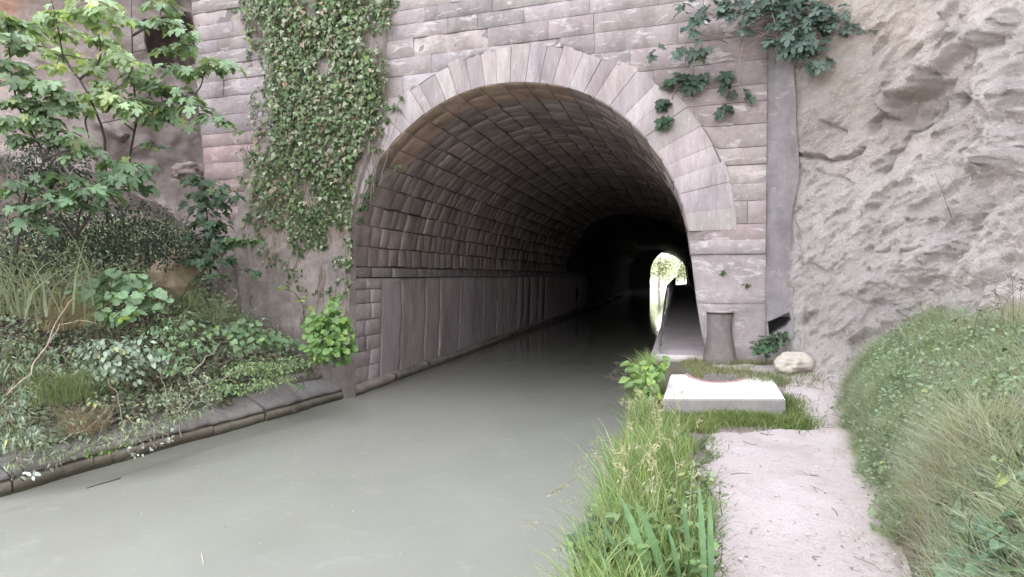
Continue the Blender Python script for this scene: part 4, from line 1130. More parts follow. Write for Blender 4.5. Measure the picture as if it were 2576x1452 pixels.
herb('grey-green feathery weeds at the left edge above the water', [(30, 1100, 60, 6.7), (80, 1080, 55, 6.9), (20, 1040, 55, 6.8), (110, 1120, 40, 6.8), (50, 1000, 50, 7.1)], base=(.28, .345, .275), size=.085, kind='narrow', dens=3.5)
herb('soft green weeds above the lower left weeds', [(90, 960, 55, 7.4), (150, 970, 55, 7.5), (40, 920, 60, 7.4), (120, 900, 50, 7.7), (60, 860, 50, 7.8)], base=(.23, .30, .20), size=.10, kind='narrow', dens=3.5)
herb('fading leafy weeds between dead stems on the lower bank', [(430, 990, 45, 8.0), (500, 960, 45, 8.4), (380, 1010, 40, 7.7), (460, 1040, 36, 7.8), (520, 1000, 36, 8.3), (240, 1010, 40, 7.4), (190, 1060, 36, 7.1), (340, 1060, 40, 7.3)], base=(.26, .30, .21), size=.055, dens=1.6)

herb('weeds spilling over the canal coping on the left, hiding its stones', [(25, 1165, 34, 6.5), (120, 1150, 40, 6.7), (175, 1130, 40, 6.85), (215, 1120, 36, 7.0), (270, 1095, 40, 7.1), (330, 1085, 40, 7.3), (380, 1075, 40, 7.45), (430, 1050, 36, 7.65), (480, 1040, 34, 7.9), (90, 1110, 45, 6.8), (520, 1030, 26, 8.1)], base=(.26, .31, .21), size=.07, kind='narrow', dens=3.2)
herb('grey dry scrub hanging over the coping, lower left', [(60, 1140, 40, 6.6), (145, 1165, 30, 6.65), (250, 1120, 34, 7.0), (350, 1100, 34, 7.3), (400, 1090, 30, 7.4)], base=(.27, .25, .215), size=.06, kind='narrow', dens=1.6, yellow=0)
# undergrowth: leaves, litter and fine twigs nobody could count
ug = MB()
n = 34000
yq = rng.uniform(1.5, 11.0, n); dq = rng.random(n) ** 1.2 * 3.6 + np.where(yq < 8.3, .12, .45)
xq = xe(yq) - .1 - dq
p = np.stack([xq, yq, hL(xq, yq) + rng.random(n) * (.06 + .42 * np.clip(.15 + fbm(np.stack([xq * 1.4, yq * 1.4, 0 * xq], -1), 3, 223), 0, 1))], 1)
leaves(ug, 'oval', p, unit(ZZ + np.array([.5, -.3, 0]) + .7 * rnd_dir(n)), rnd_dir(n), rng.uniform(.03, .085, n), np.where(rng.random((n, 1)) < .33, greens(n, (.28, .225, .185), .25, 0), greens(n, (.26, .335, .235), .3, .1)))
n = 15000
yq = rng.uniform(1.5, 11.0, n); xq = xe(yq) - .35 - rng.random(n) * 3.4
keepm = fbm(np.stack([xq * 1.2, yq * 1.2, 0 * xq], -1), 3, 221) > -.12
p = np.stack([xq, yq, hL(xq, yq) - .01], 1)[keepm]; n = len(p)
blades(ug, p, rng.uniform(.10, .42, n), rng.uniform(.005, .012, n), unit(rng.normal(size=(n, 3)) * [1, 1, 0] + [.6, -.3, 0]), rng.uniform(.3, 1.0, n), np.where(rng.random((n, 1)) < .3, greens(n, (.42, .37, .30), .2, 0), greens(n, (.235, .30, .19), .25, .1)))
tag(ug.build('undergrowth', M_LEAF), 'weeds, dry grass and leaf litter covering the left bank', 'undergrowth', None, 'stuff')
# dead stems: curved canes and twigs
def canes(label, polys, r_=.011, col=(.40, .33, .26), name='dead_cane', cat='dead stem', group=None):
    c0 = at_d(*[np.array(float(x)) for x in polys[0][0]])
    t = thing(name, label, cat, c0, group)
    for pl__ in polys:
        mb = MB(); pts_ = np.array([at_d(np.array(float(a)), np.array(float(b_)), float(d)) for a, b_, d in pl__])
        kk = np.linspace(0, 1, 3 * len(pts_)); pts_ = curve_pts(pts_, len(kk)) + rng.normal(size=(len(kk), 3)) * .012; stem(mb, pts_, r_ * .7, r_ * .3, 26, 6, np.array(col) * random.uniform(.6, .85)); mb.build('cane', M_DRY, t)
    return t
canes('long bent dry cane arching over the grey-green herbs, left', [[(20, 990, 6.9), (60, 950, 7.0), (105, 890, 7.2), (140, 840, 7.4), (165, 815, 7.5), (200, 810, 7.6), (240, 812, 7.7)], [(105, 890, 7.2), (150, 800, 7.4), (185, 735, 7.7)]], .014)
canes('dry cane curving up from the coping at lower left', [[(145, 1115, 6.7), (190, 1095, 6.9), (240, 1065, 7.1), (275, 1020, 7.3)]], .011)
canes('stiff dead stalks standing on the lower bank near the water', [[(300, 1130, 7.1), (305, 1050, 7.3), (290, 990, 7.5), (270, 950, 7.6)], [(415, 1080, 7.6), (420, 1010, 7.8), (400, 930, 8.0)], [(455, 1100, 7.6), (455, 1030, 7.8), (450, 960, 8.0)], [(455, 1030, 7.8), (490, 1000, 8.0), (510, 960, 8.1)], [(460, 1040, 7.7), (480, 1020, 7.8), (520, 1010, 8.0), (550, 1025, 8.1)], [(305, 1060, 7.3), (350, 1065, 7.3), (400, 1075, 7.4)]], .010, (.36, .31, .26))
canes('straight pale stick leaning on the bank right of the herbs', [[(470, 945, 8.4), (520, 900, 8.8), (560, 860, 9.2)]], .012, (.48, .42, .36))
canes('pale dead branch lying across the bank towards the arch', [[(480, 985, 8.3), (540, 960, 8.6), (620, 930, 9.0), (680, 915, 9.4)]], .013, (.46, .38, .32))
canes('thin dry stems among the nettles', [[(455, 850, 8.8), (470, 790, 9.2), (478, 730, 9.6)], [(560, 770, 9.9), (600, 740, 10.2), (580, 720, 10.3)]], .009, (.42, .34, .28))
tw = MB()
for k_ in range(420):
    yq = random.uniform(2.5, 10.5); xq = float(xe(yq)) - random.uniform(.45, 3.2)
    p = np.array([xq, yq, float(hL(xq, yq)) + random.uniform(0, .12)])
    d = unit(rng.normal(size=3) * [1, 1, .6]); L = random.uniform(.2, .75)
    stem(tw, [p, p + d * L * .5 + rng.normal(size=3) * .05, p + d * L + [0, 0, random.uniform(-.05, .15)]], random.uniform(.003, .006), .002, 6, 3, np.array([.34, .28, .24]) * random.uniform(.6, 1.4))
tag(tw.build('brushwood', M_DRY), 'tangle of fine dry twigs through the left bank weeds', 'brushwood', None, 'stuff')
# reed-like grass at left
def tuft(label, roots, n, h, w, lean, base, spread=.12, bend=(.3, .9), name='grass_tuft', cat='grass tuft', mat=M_GRASS, group=None, heads=0, yellow=.1):
    roots = np.array(roots); t = thing(name, label, cat, roots[0], group)
    mb = MB(); p = roots[rng.integers(0, len(roots), n)] + rng.normal(size=(n, 3)) * [spread, spread, 0]
    ln = unit(np.asarray(lean, float) + .9 * rng.normal(size=(n, 3)) * [1, 1, 0])
    blades(mb, p, h * rng.uniform(.55, 1.15, n), w * rng.uniform(.7, 1.3, n), ln, rng.uniform(*bend, n), greens(n, base, .2, yellow))
    mb.build('blades', mat, t)
    if heads:
        mb = MB()
        for k_ in range(heads):
            p0_ = roots[rng.integers(0, len(roots))] + rng.normal(size=3) * [spread, spread, 0]
            d = unit(np.asarray(lean, float) + .7 * rng.normal(size=3) * [1, 1, 0]); L = h * random.uniform(1.0, 1.5)
            b_ = random.uniform(.3, .8)
            P = np.array([p0_ + ZZ * L * (t_ - .3 * b_ * t_ * t_) + d * L * b_ * t_ * t_ for t_ in np.linspace(0, 1, 9)])
            c_ = np.array([.42, .42, .24]) * random.uniform(.8, 1.2)
            mb.tube(P, np.array([.003] * 6 + [.004, .0075, .002]) , 4, c_)
            m_ = 10; pp = P[6] + (P[8] - P[6]) * rng.random((m_, 1)) + rng.normal(size=(m_, 3)) * .008
            leaves(mb, 'narrow', pp, rnd_dir(m_), np.tile(P[8] - P[6], (m_, 1)) + .05 * rnd_dir(m_), rng.uniform(.025, .05, m_), np.tile(np.array([[.50, .46, .27]]), (m_, 1)))
        mb.build('seed_heads', mat, t)
    return t
def rt(u, v, d): return at_d(np.array(float(u)), np.array(float(v)), float(d))
tuft('pale reed clump with long crossing blades at the left edge', [rt(60, 800, 7.6), rt(110, 790, 7.7), (rt(20, 790, 7.5))], 60, .95, .018, (.3, -.2, 0), (.24, .27, .18), .10, (.2, 1.0), 'reed_clump', 'reeds')
tuft('three tall single reed blades rising from the left thicket', [rt(190, 790, 8.0), rt(215, 770, 8.0)], 7, 1.2, .02, (.4, 0, 0), (.22, .28, .16), .1, (.05, .4), 'reed_clump', 'reeds')
tuft('buff dry grass tussock left of the mounded vine', [rt(150, 830, 8.1), rt(190, 820, 8.2), rt(170, 790, 8.4)], 420, .5, .006, (.3, -.3, 0), (.30, .25, .18), .14, (.3, 1.1))
tuft('hazy green fine grass tussock in the middle of the lower left bank', [rt(150, 1010, 7.3), rt(190, 1000, 7.5)], 500, .5, .005, (.1, -.3, 0), (.16, .21, .10), .16, (.2, .8))
tuft('brown dried grass fan on the lower left bank', [rt(205, 1090, 7.1), rt(220, 1080, 7.2)], 260, .45, .006, (.1, -.4, 0), (.26, .21, .165), .12, (.5, 1.3))
tuft('fine grey-green grass drift below the boulder', [rt(520, 800, 9.5), rt(480, 770, 9.5), rt(550, 810, 9.7)], 500, .38, .005, (.4, -.3, 0), (.17, .21, .13), .22, (.4, 1.0))

# ==================================================================== RIGHT BANK GRASS AND PLANTS
def grass_patch(name, label, xy, h, w, lean, base, bend=(.2, .8), dry=.12, yellow=.12, kind='stuff', zoff=-.01, zfun=None):
    n = len(xy); z_ = (zfun or hR)(xy[:, 0], xy[:, 1])
    p = np.stack([xy[:, 0], xy[:, 1], z_ + zoff], 1)
    mb = MB(); ln = unit(np.asarray(lean, float) + .9 * rng.normal(size=(n, 3)) * [1, 1, 0])
    c = greens(n, base, .22, yellow)
    dm = rng.random((n, 1)) < dry
    c = np.where(dm, greens(n, (.42, .38, .22), .2, 0), c)
    blades(mb, p, h * rng.uniform(.45, 1.2, n), w * rng.uniform(.7, 1.3, n), ln, rng.uniform(*bend, n), c)
    return tag(mb.build(name, M_GRASS), label, 'grass', None, kind)
GR = (.26, .36, .165)
n = 11000
yq = rng.uniform(2.2, 9.6, n); xq = XR + .02 + (rng.random(n) ** 1.15) * np.interp(yq, [2, 6, 7, 9.6], [.88, .72, .55, .22]) 
edge_n = .18 * fbm(np.stack([0 * yq, yq * 1.6, 0 * yq], -1), 3, 231)
k_ = (xq < np.interp(yq, [2, 6, 7, 9.6], [.26, .16, 0.02, -.3]) + edge_n) & ~((yq > 6.6) & (xq > -.28))
xy = np.stack([xq, yq], 1)[k_]
hh = np.interp(xy[:, 0], [XR, -.2, .3], [.42, .36, .17]) * (1 + .4 * fbm(np.stack([xy[:, 0] * 2, xy[:, 1] * 2, 0 * xy[:, 0]], -1), 3, 236))
grass_patch('grass', 'tall bright green grass strip between the water and the footpath', xy, hh, .0095, (-.35, -.1, 0), GR, (.15, .8), .10)
# slab surrounds
a_ = at_z(np.array([1735., 1985, 2015, 2000, 1760]), np.array([1055., 1055, 1010, 1082, 1095]), .72)
pol = [(p[0], p[1]) for p in a_]
def scat_world(pol, n):
    P = np.array(pol); lo, hi = P.min(0), P.max(0); q = lo + rng.random((n * 4, 2)) * (hi - lo)
    return q[in_poly(q[:, 0], q[:, 1], pol)][:n]
x0s, x1s, yfs = qf[0, 0], qf[1, 0], qf[:, 1].mean()
q1 = np.stack([rng.uniform(x0s + .1, x1s + .12, 4200), yfs - .04 - np.abs(rng.normal(0, .17, 4200)).clip(0, .62)], 1)
q1 = q1[rng.random(len(q1)) < .35 + .65 * sstep(x0s + .15, x0s + .45, q1[:, 0])]
grass_patch('grass', 'grass growing along the front face of the white slab', q1, .15, .008, (0, -.3, 0), (.17, .25, .095), (.2, .9), .18)
q1 = np.stack([x1s + np.abs(rng.normal(.06, .12, 1500)), rng.uniform(yfs - .35, yfs + .75, 1500)], 1)
grass_patch('grass', 'grass and small weeds at the right end of the white slab', q1, .17, .008, (.2, -.3, 0), (.15, .225, .085), (.2, .9), .2)
q1 = np.stack([rng.uniform(x0s - .25, x0s + .55, 2600), yfs - rng.uniform(.02, .75, 2600)], 1)
grass_patch('grass', 'grass in front of the left corner of the white slab', q1, .16, .008, (-.3, -.3, 0), (.22, .31, .13), (.2, .9), .15)
q1 = np.stack([rng.uniform(x0s - .3, x0s + .12, 1300), rng.uniform(yfs - .55, yfs + .9, 1300)], 1)
q1 = q1[q1[:, 0] < x0s - .01 + .12 * (q1[:, 1] < yfs - .02)]
grass_patch('grass', 'grass squeezed between the white slab and the water', q1, .18, .008, (-.5, -.2, 0), (.20, .29, .12), (.2, .9), .15)
cm = cen
uu_, vv_ = rng.uniform(1700, 1905, 4200), rng.uniform(908, 957, 4200)
kq = (((uu_ - 1808) / 98) ** 2 + ((vv_ - 918) / 38) ** 2 < 1) & ~((np.abs(uu_ - 1815) < 45) & (vv_ > 944))
q1 = at_z(uu_[kq], vv_[kq], ZS)[:, :2]
grass_patch('grass', 'short grass filling the recess between slab and bollard', q1, .11, .006, (0, -.2, 0), (.22, .275, .13), (.2, .9), .3, zfun=lambda x, y: np.maximum(hR(x, y), ZS - .01))
# the slope
n = 92000
yq = rng.uniform(1.8, 9.0, n); dx = np.where(rng.random(n) < .42, rng.random(n) * .55 - .12, rng.random(n) ** .9 * 2.1 - .10)
xs = np.interp(yq, [-4, 2.5, 3.8, 5, 6.9, 8, 9.2], [.75, .95, 1.18, 1.42, 1.66, 1.85, 2.1]); xq = xs + dx
nn = fbm(np.stack([xq * 1.3, yq * 1.3, 0 * xq], -1), 4, 241)
k_ = (dx > -.04 + .12 * nn) & (hR(xq, yq) < 2.45) & (rng.random(n) < sstep(9.1, 8.2, yq)) & (rng.random(n) < .5 + .5 * sstep(3.4, 5, yq) + .3)
xy = np.stack([xq, yq], 1)[k_]; nn = nn[k_]
hh = (.19 + .12 * nn + .10 * fbm(np.stack([xy[:, 0] * 3.2, xy[:, 1] * 3.2, 0 * xy[:, 0]], -1), 2, 247)) * sstep(-.15, .22, xy[:, 0] - xs[k_] + .12)
hh = np.maximum(hh, .07)
cb = np.stack([.345 + .05 * nn, .415 + .04 * nn, .30 + .04 * nn], 1).clip(.05, .4)
p = np.stack([xy[:, 0], xy[:, 1], hR(xy[:, 0], xy[:, 1]) - .01], 1); n = len(p)
mb = MB(); c = cb * (1 + .16 * rng.normal(size=(n, 1))); dm = rng.random((n, 1)) < .16; c = np.where(dm, greens(n, (.40, .37, .27), .2, 0), c).clip(.02, .6)
blades(mb, p, hh * rng.uniform(.5, 1.25, n), .0046 * rng.uniform(.6, 1.5, n), unit(np.array([-.35, -.15, 0]) + .6 * np.stack([fbm(p * 1.8, 2, 251), fbm(p * 1.8, 2, 252), 0 * p[:, 0]], 1) + 1.0 * rng.normal(size=(n, 3)) * [1, 1, 0]), rng.uniform(.2, 1.5, n), c)
m_ = rng.random(n) < .07 + .16 * (xy[:, 0] - xs[k_] > .45) * (fbm(p * 1.4, 3, 255) > 0); pm_ = p[m_] + ZZ * rng.uniform(.03, .19, (m_.sum(), 1)); n_ = m_.sum()
leaves(mb, 'oval', pm_, unit(ZZ + np.array([-.4, -.4, 0]) + .8 * rnd_dir(n_)), rnd_dir(n_), rng.uniform(.018, .05, n_), greens(n_, (.22, .29, .18), .25, .05))
tag(mb.build('grass', M_GRASS), 'fine hazy grass covering the steep slope right of the footpath', 'grass', None, 'stuff')
n = 4200
yq = rng.uniform(2.6, 9, n); xq = np.interp(yq, PATH_Y, PATH_R) - np.abs(rng.normal(0, .14, n)) + .05
grass_patch('grass', 'thin dry grass straying over the right edge of the path', np.stack([xq, yq], 1), .09, .004, (-.8, -.2, 0), (.20, .21, .11), (.5, 1.2), .55)
n = 1500
yq = rng.uniform(2.4, 6.6, n); xq = np.interp(yq, PATH_Y, PATH_L) + np.abs(rng.normal(0, .10, n)) - .06
grass_patch('grass', 'short creeping weeds along the left edge of the path', np.stack([xq, yq], 1), .10, .007, (.6, -.2, 0), (.13, .22, .09), (.5, 1.2), .15)

def gz(x, y): return np.array([x, y, float(hR(x, y))])
# leafy weeds inside the strip
def weed_patch(label, pts, n, size, base, kind='oval', h=.22, name='weed', cat='weed', spread=.1, group=None, yellow=.1):
    pts = np.array(pts); t = thing(name, label, cat, pts[0], group); mb = MB(); st = MB()
    for k_ in range(n):
        r_ = pts[rng.integers(0, len(pts))] + rng.normal(size=3) * [spread, spread, 0]
        hh_ = h * random.uniform(.5, 1.2); top = r_ + ZZ * hh_ + rng.normal(size=3) * [.05, .05, 0]
        stem(st, [r_, (r_ + top) / 2 + rng.normal(size=3) * .015, top], .003, .002, 5, 4, (.15, .2, .09))
        m_ = random.randint(6, 10); f_ = rng.uniform(.3, 1, (m_, 1)); pp = r_ + (top - r_) * f_
        az = rng.random(m_) * 6.28; dd = np.stack([np.cos(az), np.sin(az), .3 + 0 * az], 1)
        leaves(mb, kind, pp, unit(ZZ + .5 * rnd_dir(m_) - .3 * dd * [1, 1, 0]), dd, size * rng.uniform(.6, 1.2, m_), greens(m_, base, .18, yellow))
    mb.build('foliage', M_LEAF, t); st.build('stems', M_GRASS, t); return t
weed_patch('pale leafy weeds among the near bank grass, beside the sword leaves', [gz(-.12, 3.2), gz(-.05, 3.5), gz(-.2, 3.7), gz(.05, 3.3), gz(-.25, 3.4)], 34, .075, (.20, .29, .13), 'oval', .26, spread=.13)
weed_patch('whitish-green weeds along the path side of the near grass strip', [gz(.08, 4.0), gz(.1, 4.4), gz(.05, 3.8), gz(.12, 4.8)], 26, .055, (.24, .32, .18), 'oval', .22, spread=.09)
weed_patch('dark broad leaves hanging over the water at the bottom of the bank', [gz(-.42, 3.6), gz(-.46, 3.75), gz(-.40, 3.45)], 16, .13, (.11, .17, .11), 'heart', .14, spread=.06)
# broad leafy plant by the walkway
pw = at_z(np.array(1640.), np.array(985.), .75)
bushy('leafy_plant', 'bright leafy plant at the water corner of the white slab', 'plant', None, [(1600, 925, 34, 7.9), (1635, 920, 36, 7.9), (1610, 950, 38, 7.7), (1650, 945, 34, 7.7), (1625, 975, 36, 7.5), (1670, 915, 20, 7.9), (1640, 1000, 30, 7.4)], 'heart', .11, (.23, .35, .13), 2.6, .6, yellow=.2, root=at_z(np.array(1640.), np.array(1010.), .75), up=.9, r0=.01)
# arching seed grasses over the water
def seedgrass(label, roots, tips, col=(.30, .30, .20), name='seed_grass', cat='seed grass', r_=.0028, head=.16):
    t = thing(name, label, cat, roots[0]); mb = MB(); hd = MB()
    for r0_, tip in zip(roots, tips):
        mid = (r0_ + tip) / 2 + ZZ * (.18 * np.linalg.norm(tip - r0_) + .02); p = curve_pts([r0_, mid, tip], 12)
        mb.tube(p, np.linspace(r_, r_ * .5, 12), 4, np.array(col) * random.uniform(.8, 1.3))
        m_ = 16; f_ = rng.random((m_, 1)); pp = p[8] + (p[11] - p[8]) * f_ + rng.normal(size=(m_, 3)) * .012 - ZZ * .01
        leaves(hd, 'narrow', pp, rnd_dir(m_), unit(np.tile(p[11] - p[8], (m_, 1)) + .12 * rnd_dir(m_)), rng.uniform(.018, .038, m_), np.tile(np.array(col) * 1.15, (m_, 1)))
    mb.build('stalks', M_GRASS, t); hd.build('seed_heads', M_GRASS, t); return t
rts = [at_z(np.array(1640. + random.uniform(-25, 15)), np.array(1000. + random.uniform(-20, 30)), .70) for _ in range(22)]
tps = [at_d(np.array(1510. + random.uniform(0, 80)), np.array(900. + random.uniform(0, 130)), random.uniform(7.6, 8.6)) for _ in range(22)]
seedgrass('dark feathery seed grasses arching over the water by the leafy plant', rts, tps, (.17, .15, .11))
rts = [gz(-.40, 5.0), gz(-.42, 5.2), gz(-.40, 5.1), gz(-.42, 4.6), gz(-.40, 4.7), gz(-.44, 4.3), gz(-.45, 3.6), gz(-.40, 3.5), gz(-.42, 5.6), gz(-.4, 5.4)]
tps = [rt(1440, 1165, 5.2), rt(1445, 1180, 5.2), rt(1470, 1150, 5.3), rt(1378, 1245, 4.8), rt(1390, 1240, 4.8), rt(1420, 1265, 4.5), rt(1315, 1316, 3.8), rt(1385, 1390, 3.6), rt(1500, 1100, 5.7), rt(1490, 1110, 5.6)]
seedgrass('long pale grass stalks bowing out over the water from the near bank', rts, tps, (.38, .38, .28), r_=.003)
rts = [gz(-.2 + random.uniform(-.2, .3), random.uniform(3.6, 6.6)) for _ in range(40)]
tps = [r0_ + np.array([random.gauss(-.05, .12), random.gauss(0, .1), random.uniform(.38, .58)]) for r0_ in rts]
seedgrass('upright straw-coloured seed grasses through the bright bank grass', rts, tps, (.44, .42, .30), r_=.0028)
# sword leaves
ir = thing('iris', 'broad blue-green sword leaves at the bottom of the grass strip', 'iris', gz(.0, 3.3))
for (u0, v0, u1, v1, w_) in ((1650, 1470, 1560, 1245, .045), (1690, 1470, 1598, 1255, .045), (1775, 1470, 1758, 1215, .03), (1745, 1460, 1715, 1250, .032), (1790, 1470, 1785, 1245, .03), (1600, 1470, 1510, 1310, .028), (1720, 1470, 1680, 1330, .025)):
    a = at_z(np.array(float(u0)), np.array(float(v0 + 60)), .68); tipd = float((a - CAM) @ CF) + .05
    b_ = at_d(np.array(float(u1)), np.array(float(v1)), tipd)
    tq = np.linspace(0, 1, 12); c_ = a[None] + (b_ - a)[None] * tq[:, None] + ZZ * (.05 * np.sin(tq * math.pi))[:, None]
    wd = w_ * np.interp(tq, [0, .5, .8, 1], [.8, 1, .7, .02]) / 2
    sd = unit(CR + np.array([0, random.uniform(-.5, .5), 0])); nrm_ = unit(np.cross(b_ - a, sd))
    P = np.stack([c_ - sd * wd[:, None], c_ + nrm_ * (wd * .22)[:, None], c_ + sd * wd[:, None]])
    mb = MB(); mb.grid(P, np.array([.17, .28, .15]) * random.uniform(.9, 1.25)); mb.build('leaf', M_GRASS, ir, smooth=True)
# right foreground plants
def slope_cl(u, v, lift=.10):
    lo_, hi_ = 1.2, 9.0
    for d in np.arange(1.5, 9, .02):
        p = at_d(np.array(float(u)), np.array(float(v)), d)
        if p[2] < hR(p[0], p[1]) + lift: return d
    return 5.0
cl_ = [(u, v, r_, slope_cl(u, v, .17)) for u, v, r_ in ((2420, 1330, 40), (2460, 1350, 46), (2510, 1330, 46), (2560, 1350, 50), (2430, 1400, 46), (2480, 1410, 50), (2540, 1400, 55), (2400, 1430, 40), (2460, 1450, 45), (2530, 1455, 50), (2560, 1290, 36), (2590, 1420, 50))]
bushy('broadleaf_plant', 'dense broad heart-shaped leaves in the lower right corner', 'plant', None, cl_, 'heart', .07, (.14, .23, .14), 2.4, .6, yellow=.02, root=at_d(np.array(2490.), np.array(1440.), cl_[5][3] + .1), up=.8, r0=.006)
cl_ = [(u, v, r_, slope_cl(u, v, .15)) for u, v, r_ in ((2500, 1230, 45), (2550, 1200, 45), (2450, 1250, 40), (2540, 1250, 40), (2400, 1260, 36), (2470, 1190, 36), (2560, 1150, 30))]
bushy('weed', 'silvery narrow-leaved weeds above the broad leaves, lower right', 'weed', None, cl_, 'narrow', .11, (.19, .24, .17), 1.1, .6, yellow=.1, root=at_d(np.array(2500.), np.array(1270.), cl_[0][3] + .1), up=.6, r0=.005)
cl_ = [(u, v, r_, slope_cl(u, v, .15)) for u, v, r_ in ((2560, 1195, 22), (2535, 1190, 14), (2480, 1145, 18))]
bushy('weed', 'yellow-green flowering weed on the right slope', 'weed', None, cl_, 'narrow', .07, (.30, .38, .10), 1.6, .6, yellow=.3, root=at_d(np.array(2560.), np.array(1215.), cl_[0][3] + .1), up=.6, r0=.004)
cl_ = [(u, v, r_, slope_cl(u, v, .12)) for u, v, r_ in ((2450, 1000, 60), (2530, 1000, 60), (2560, 1060, 55), (2480, 1060, 50), (2520, 930, 55), (2430, 940, 45), (2560, 880, 50))]
bushy('weed', 'darker small-leaved weeds high on the right slope', 'weed', None, cl_, 'oval', .045, (.105, .155, .10), .5, .6, yellow=.05, root=at_d(np.array(2510.), np.array(1060.), cl_[0][3] + .1), up=.6, r0=.005)
# dry bents against the cliff at the right
rts = [at_d(np.array(float(u)), np.array(float(v)), slope_cl(u, v, .02)) for u, v in ((2445, 860), (2470, 850), (2500, 850), (2530, 840), (2560, 830), (2420, 870), (2550, 850), (2520, 845))]
tps = [at_d(np.array(float(u)), np.array(float(v)), float((r_ - CAM) @ CF)) for (u, v), r_ in zip(((2470, 780), (2520, 760), (2570, 720), (2500, 730), (2576, 700), (2400, 800), (2545, 690), (2590, 790)), rts)]
seedgrass('dark dry bents sticking up at the top of the right slope', rts, tps, (.12, .11, .08))
# plants round the drain hole, boulder and bollard
pg = at_z(np.array(1935.), np.array(905.), .9)
bushy('leafy_plant', 'dark leafy plant under the drain hole at the foot of the wall', 'plant', None, [(1910, 868, 18, 9.25), (1935, 852, 22, 9.25), (1950, 862, 20, 9.2), (1968, 842, 18, 9.2), (1922, 882, 20, 9.15), (1945, 876, 18, 9.15)], 'round', .075, (.07, .125, .065), 3.0, .7, yellow=.03, root=pg, up=.7, r0=.006)
q1 = np.stack([rng.normal(1.35, .30, 2200), rng.normal(9.05, .22, 2200)], 1); q1 = q1[q1[:, 1] < 9.75]
grass_patch('grass', 'low ragged grass around the pale boulder and under the drain hole', q1, .12, .006, (0, -.3, 0), (.17, .23, .135), (.3, 1.0), .25)
q1 = np.stack([bp[0] + rng.uniform(-.45, .75, 900), bp[1] + rng.uniform(-.28, .12, 900)], 1)
grass_patch('grass', 'thin grass round the foot of the stone bollard', q1, .17, .007, (0, -.3, 0), (.22, .26, .15), (.3, 1.0), .35)
for lab, u, v, sz_ in (('tiny fern tuft in a crack of the right pier', 1817, 686, .035), ('tiny weed tuft on the right pier below the fern tuft', 1880, 716, .03)):
    s, z_ = fac_sz(u, v, .0); c_ = FP(s, z_, .01); t = thing('fern_tuft', lab, 'fern', c_); mb = MB(); m_ = 26
    leaves(mb, 'narrow', c_ + rng.normal(size=(m_, 3)) * .015, unit(ZZ + FN + rnd_dir(m_)), FN * .8 + rng.normal(size=(m_, 3)) * .8 - ZZ * .2, sz_ * 2 * rng.uniform(.6, 1.3, m_), greens(m_, (.08, .11, .04), .2)); mb.build('fronds', M_LEAF, t)
# twigs on the cliff
def cliff_pt(u, v):
    q_ = np.hypot(CLU - u, CLV - v); i_ = np.unravel_index(np.argmin(q_), q_.shape); return CLP[i_]
sub_ = cr.V[0]; CLP = sub_[(sub_ - CAM) @ CF > .5]; CLU, CLV = proj(CLP)
t = thing('dry_twig', 'leafless dry twigs growing from a crevice of the right cliff', 'twig', cliff_pt(2400, 560)); mb = MB()
for (a, b_, c_) in (((2400, 560), (2420, 500), (2385, 440)), ((2400, 560), (2440, 500), (2445, 420)), ((2405, 560), (2470, 490), (2500, 420)), ((2400, 565), (2380, 510), (2350, 430))):
    d_ = float((cliff_pt(2400, 560) - CAM) @ CF)
    stem(mb, [rt(*a, d_), rt(*b_, d_ - .12), rt(*c_, d_ - .1)], .006, .002, 9, 4, (.17, .14, .12))
mb.build('stems', M_DRY, t)
# things on the water
t = thing('floating_twig', 'thin dark twig floating on the water near the left bank', 'twig', at_z(np.array(260.), np.array(1215.), .0)); mb = MB()
stem(mb, [at_z(np.array(float(u)), np.array(float(v)), .006) for u, v in ((218, 1228), (250, 1218), (285, 1208), (303, 1203))], .004, .008, 10, 6, (.08, .065, .05)); mb.build('stem', M_DRY, t)
t = thing('floating_leaf', 'small pale scrap floating on the water bottom left', 'leaf', at_z(np.array(510.), np.array(1405.), .0)); mb = MB()
stem(mb, [at_z(np.array(float(u)), np.array(float(v)), .004) for u, v in ((507, 1392), (512, 1420))], .005, .003, 5, 4, (.6, .58, .5)); mb.build('blade', M_DRY, t)

db = MB(); n = 240
cx = rng.normal(size=(n, 2)) * [1.1, 1.3] + np.array([[-3.6, 5.2], [-3.0, 4.2], [-4.6, 6.4], [-5.6, 6.2], [-3.4, 7.2]])[rng.integers(0, 5, n)]
cx = cx[(cx[:, 0] > xe(cx[:, 1]) + .1) & (cx[:, 0] < -.7) & (cx[:, 1] > 2)]; n = len(cx)
leaves(db, 'narrow', np.stack([cx[:, 0], cx[:, 1], np.full(n, .004)], 1), ZZ + .02 * rnd_dir(n), rnd_dir(n) * [1, 1, 0] + [.5, .2, 0], rng.uniform(.012, .045, n), greens(n, (.36, .36, .32), .3, 0))
tag(db.build('floating_flecks', M_DRY), 'pale flecks of scum and chaff floating on the canal', 'debris', None, 'stuff')
db = MB(); n = 900
yq = rng.uniform(2.2, 9.3, n); f_ = rng.random(n); xq = np.interp(yq, PATH_Y, PATH_L) * (1 - f_) + np.interp(yq, PATH_Y, PATH_R) * f_
pz_ = np.stack([xq, yq, hR(xq, yq) + .034], 1)
leaves(db, 'oval', pz_, ZZ + .35 * rnd_dir(n), rnd_dir(n), rng.uniform(.008, .028, n), np.where(rng.random((n, 1)) < .5, greens(n, (.24, .17, .13), .3, 0), greens(n, (.50, .44, .40), .2, 0)))
for k_ in range(26):
    i_ = random.randrange(n); d_ = unit(rng.normal(size=3) * [1, 1, 0]); L = random.uniform(.05, .22); a_ = pz_[i_] + [0, 0, .006]
    stem(db, [a_, a_ + d_ * L * .5 + rng.normal(size=3) * [.02, .02, .004], a_ + d_ * L], .003, .0015, 6, 4, (.16, .11, .09))
